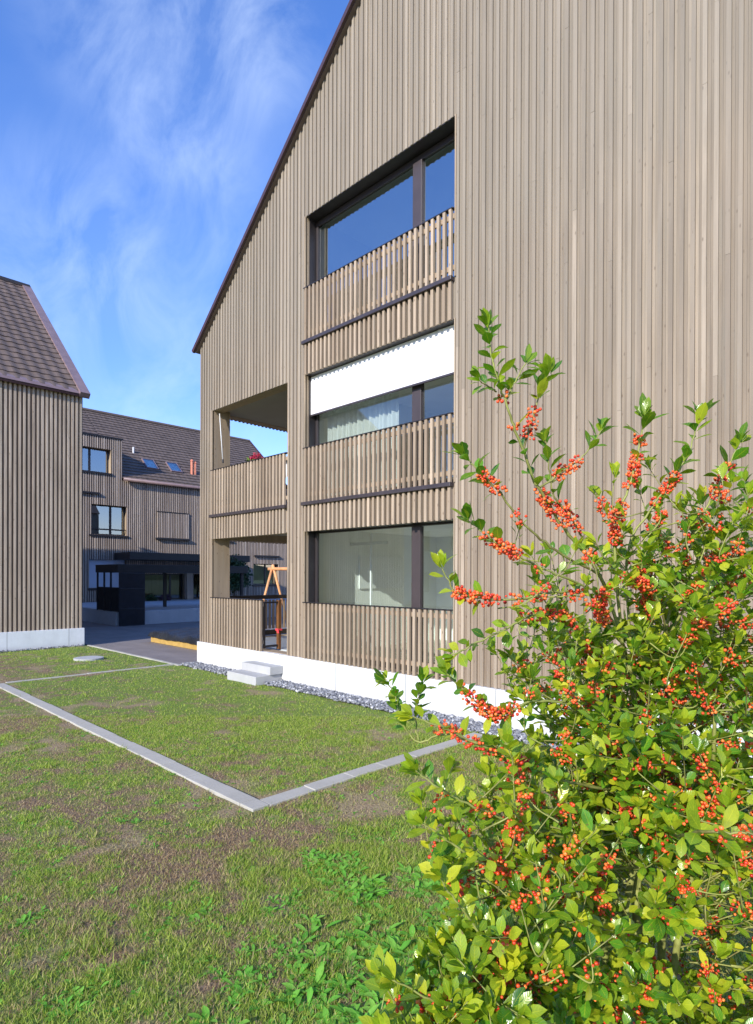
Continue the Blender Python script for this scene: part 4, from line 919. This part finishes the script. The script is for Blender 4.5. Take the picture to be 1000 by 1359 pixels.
for (c, rad, cnt, L_, pb) in ELL:
    c = Vector(c); rad = Vector(rad)
    for _ in range(cnt):
        v = rv(1).normalized(); k = br_.uniform(.45, 1)**.5
        tip = c + Vector((v.x*rad.x, v.y*rad.y, v.z*rad.z))*k*(1+.12*math.sin(7*v.x+3*v.z)+.1*math.sin(11*v.y))
        if tip.z < .12 or (tip-CAM).length < .62: continue
        inner = c + Vector((v.x*rad.x*.3, v.y*rad.y*.3, v.z*rad.z*.45)) + rv(.06); inner.z = min(inner.z, tip.z-.02) - .06
        mid = (inner+tip)*.5 + Vector((0, 0, -.03)) + rv(.03)
        path = catmull([inner, mid, tip+Vector((0, 0, .01))], 7); n = len(path)
        stem.tube(path, [.0014*(1-.7*i/(n-1))+.0006 for i in range(n)], 5, br_.random())
        leafy(path, .25, 1.0, .017, L_*br_.uniform(.75, 1.1), br_.uniform(.1, .75))
        if br_.random() < pb:
            t = br_.uniform(.35, .8); berries_along(path, t, min(.97, t+br_.uniform(.08, .24)), .8)
BARK, nt_, b_ = mat('green_bark', .6, (.14, .16, .05), .3); t = NT(nt_)
t.put(t.mix(t.rng(t.noise(25, 3), .35, .65), t.mix(t.attr('tint'), (.11, .075, .03), (.24, .27, .06)), (.32, .34, .10)), b_.inputs['Base Color'])
trunk = MB()
for tp_ in [([(11.782, -5.059, 0.06), (11.778, -5.064, 1.276), (11.782, -5.086, 1.687), (11.782, -5.142, 1.862)], 0.016), ([(11.832, -5.019, 0.06), (11.829, -5.013, 1.276), (11.85, -5.02, 1.645), (11.848, -5.077, 1.904)], 0.013), ([(11.722, -5.029, 0.06), (11.742, -5.212, 1.254), (11.757, -5.225, 1.526), (11.783, -5.169, 1.885)], 0.011), ([(11.752, -5.119, 0.06), (11.786, -5.169, 1.111), (11.814, -5.14, 1.376), (11.814, -5.14, 1.519)], 0.012), ([(11.812, -5.119, 0.06), (11.888, -5.069, 1.112), (11.96, -5.067, 1.439), (11.987, -5.109, 1.747)], 0.011)]:
    pts, r_a = tp_; path = catmull(pts, 8); n = len(path); trunk.tube(path, [r_a*(1-.6*i/(n-1)) for i in range(n)], 9, br_.random())
trunk.build('trunk', BARK, bush, smooth=True); stem.build('branches', BARK, bush, smooth=True); lv.build('foliage', HOLLY, bush)
# berries
import bmesh
bm = bmesh.new(); bmesh.ops.create_icosphere(bm, subdivisions=2, radius=1); bv = np.array([v.co[:] for v in bm.verts]); bf = np.array([[v.index for v in f.verts] for f in bm.faces]); bm.free()
BERRY, nt_, b_ = mat('berry_skin', .28, (.8, .09, .02), .5); t = NT(nt_); rn = t.attr('rnd')
t.put(t.ramp(rn, [(0, (.45, .015, .01)), (.5, (.80, .085, .02)), (1, (.92, .24, .05))]), b_.inputs['Base Color']); b_.inputs['Subsurface Weight'].default_value = .12; b_.inputs['Subsurface Radius'].default_value = (.006, .002, .001); b_.inputs['Subsurface Scale'].default_value = 1
def berry_mesh(name, pts):
    n = len(pts); c = np.array([p[:] for p in pts]); r_ = .0026+.0019*rs.rand(n); V = (bv[None]*r_[:, None, None]*(1+.04*rs.randn(n, 1, 3))+c[:, None]).reshape(-1, 3)
    F = (bf[None]+len(bv)*np.arange(n)[:, None, None]).reshape(-1, 3); o = np_mesh(name, V, F, BERRY, [('rnd', 'FACE', np.repeat(rs.rand(n), len(bf)))], True)
    o.parent = bush; o.location = -bush.location; return o
CL = [c for c in CL if c]; CL.sort(key=lambda c: -len(c)/((c[0]-CAM).length**2))
for c in CL[:95]: berry_mesh('berry_cluster', c)
rest = [p for c in CL[95:] for p in c]
if rest: berry_mesh('small_berries', rest)['kind'] = 'stuff'
print('leaves', len(lv.F)//8, 'clusters', len(CL), 'berries', sum(len(c) for c in CL))
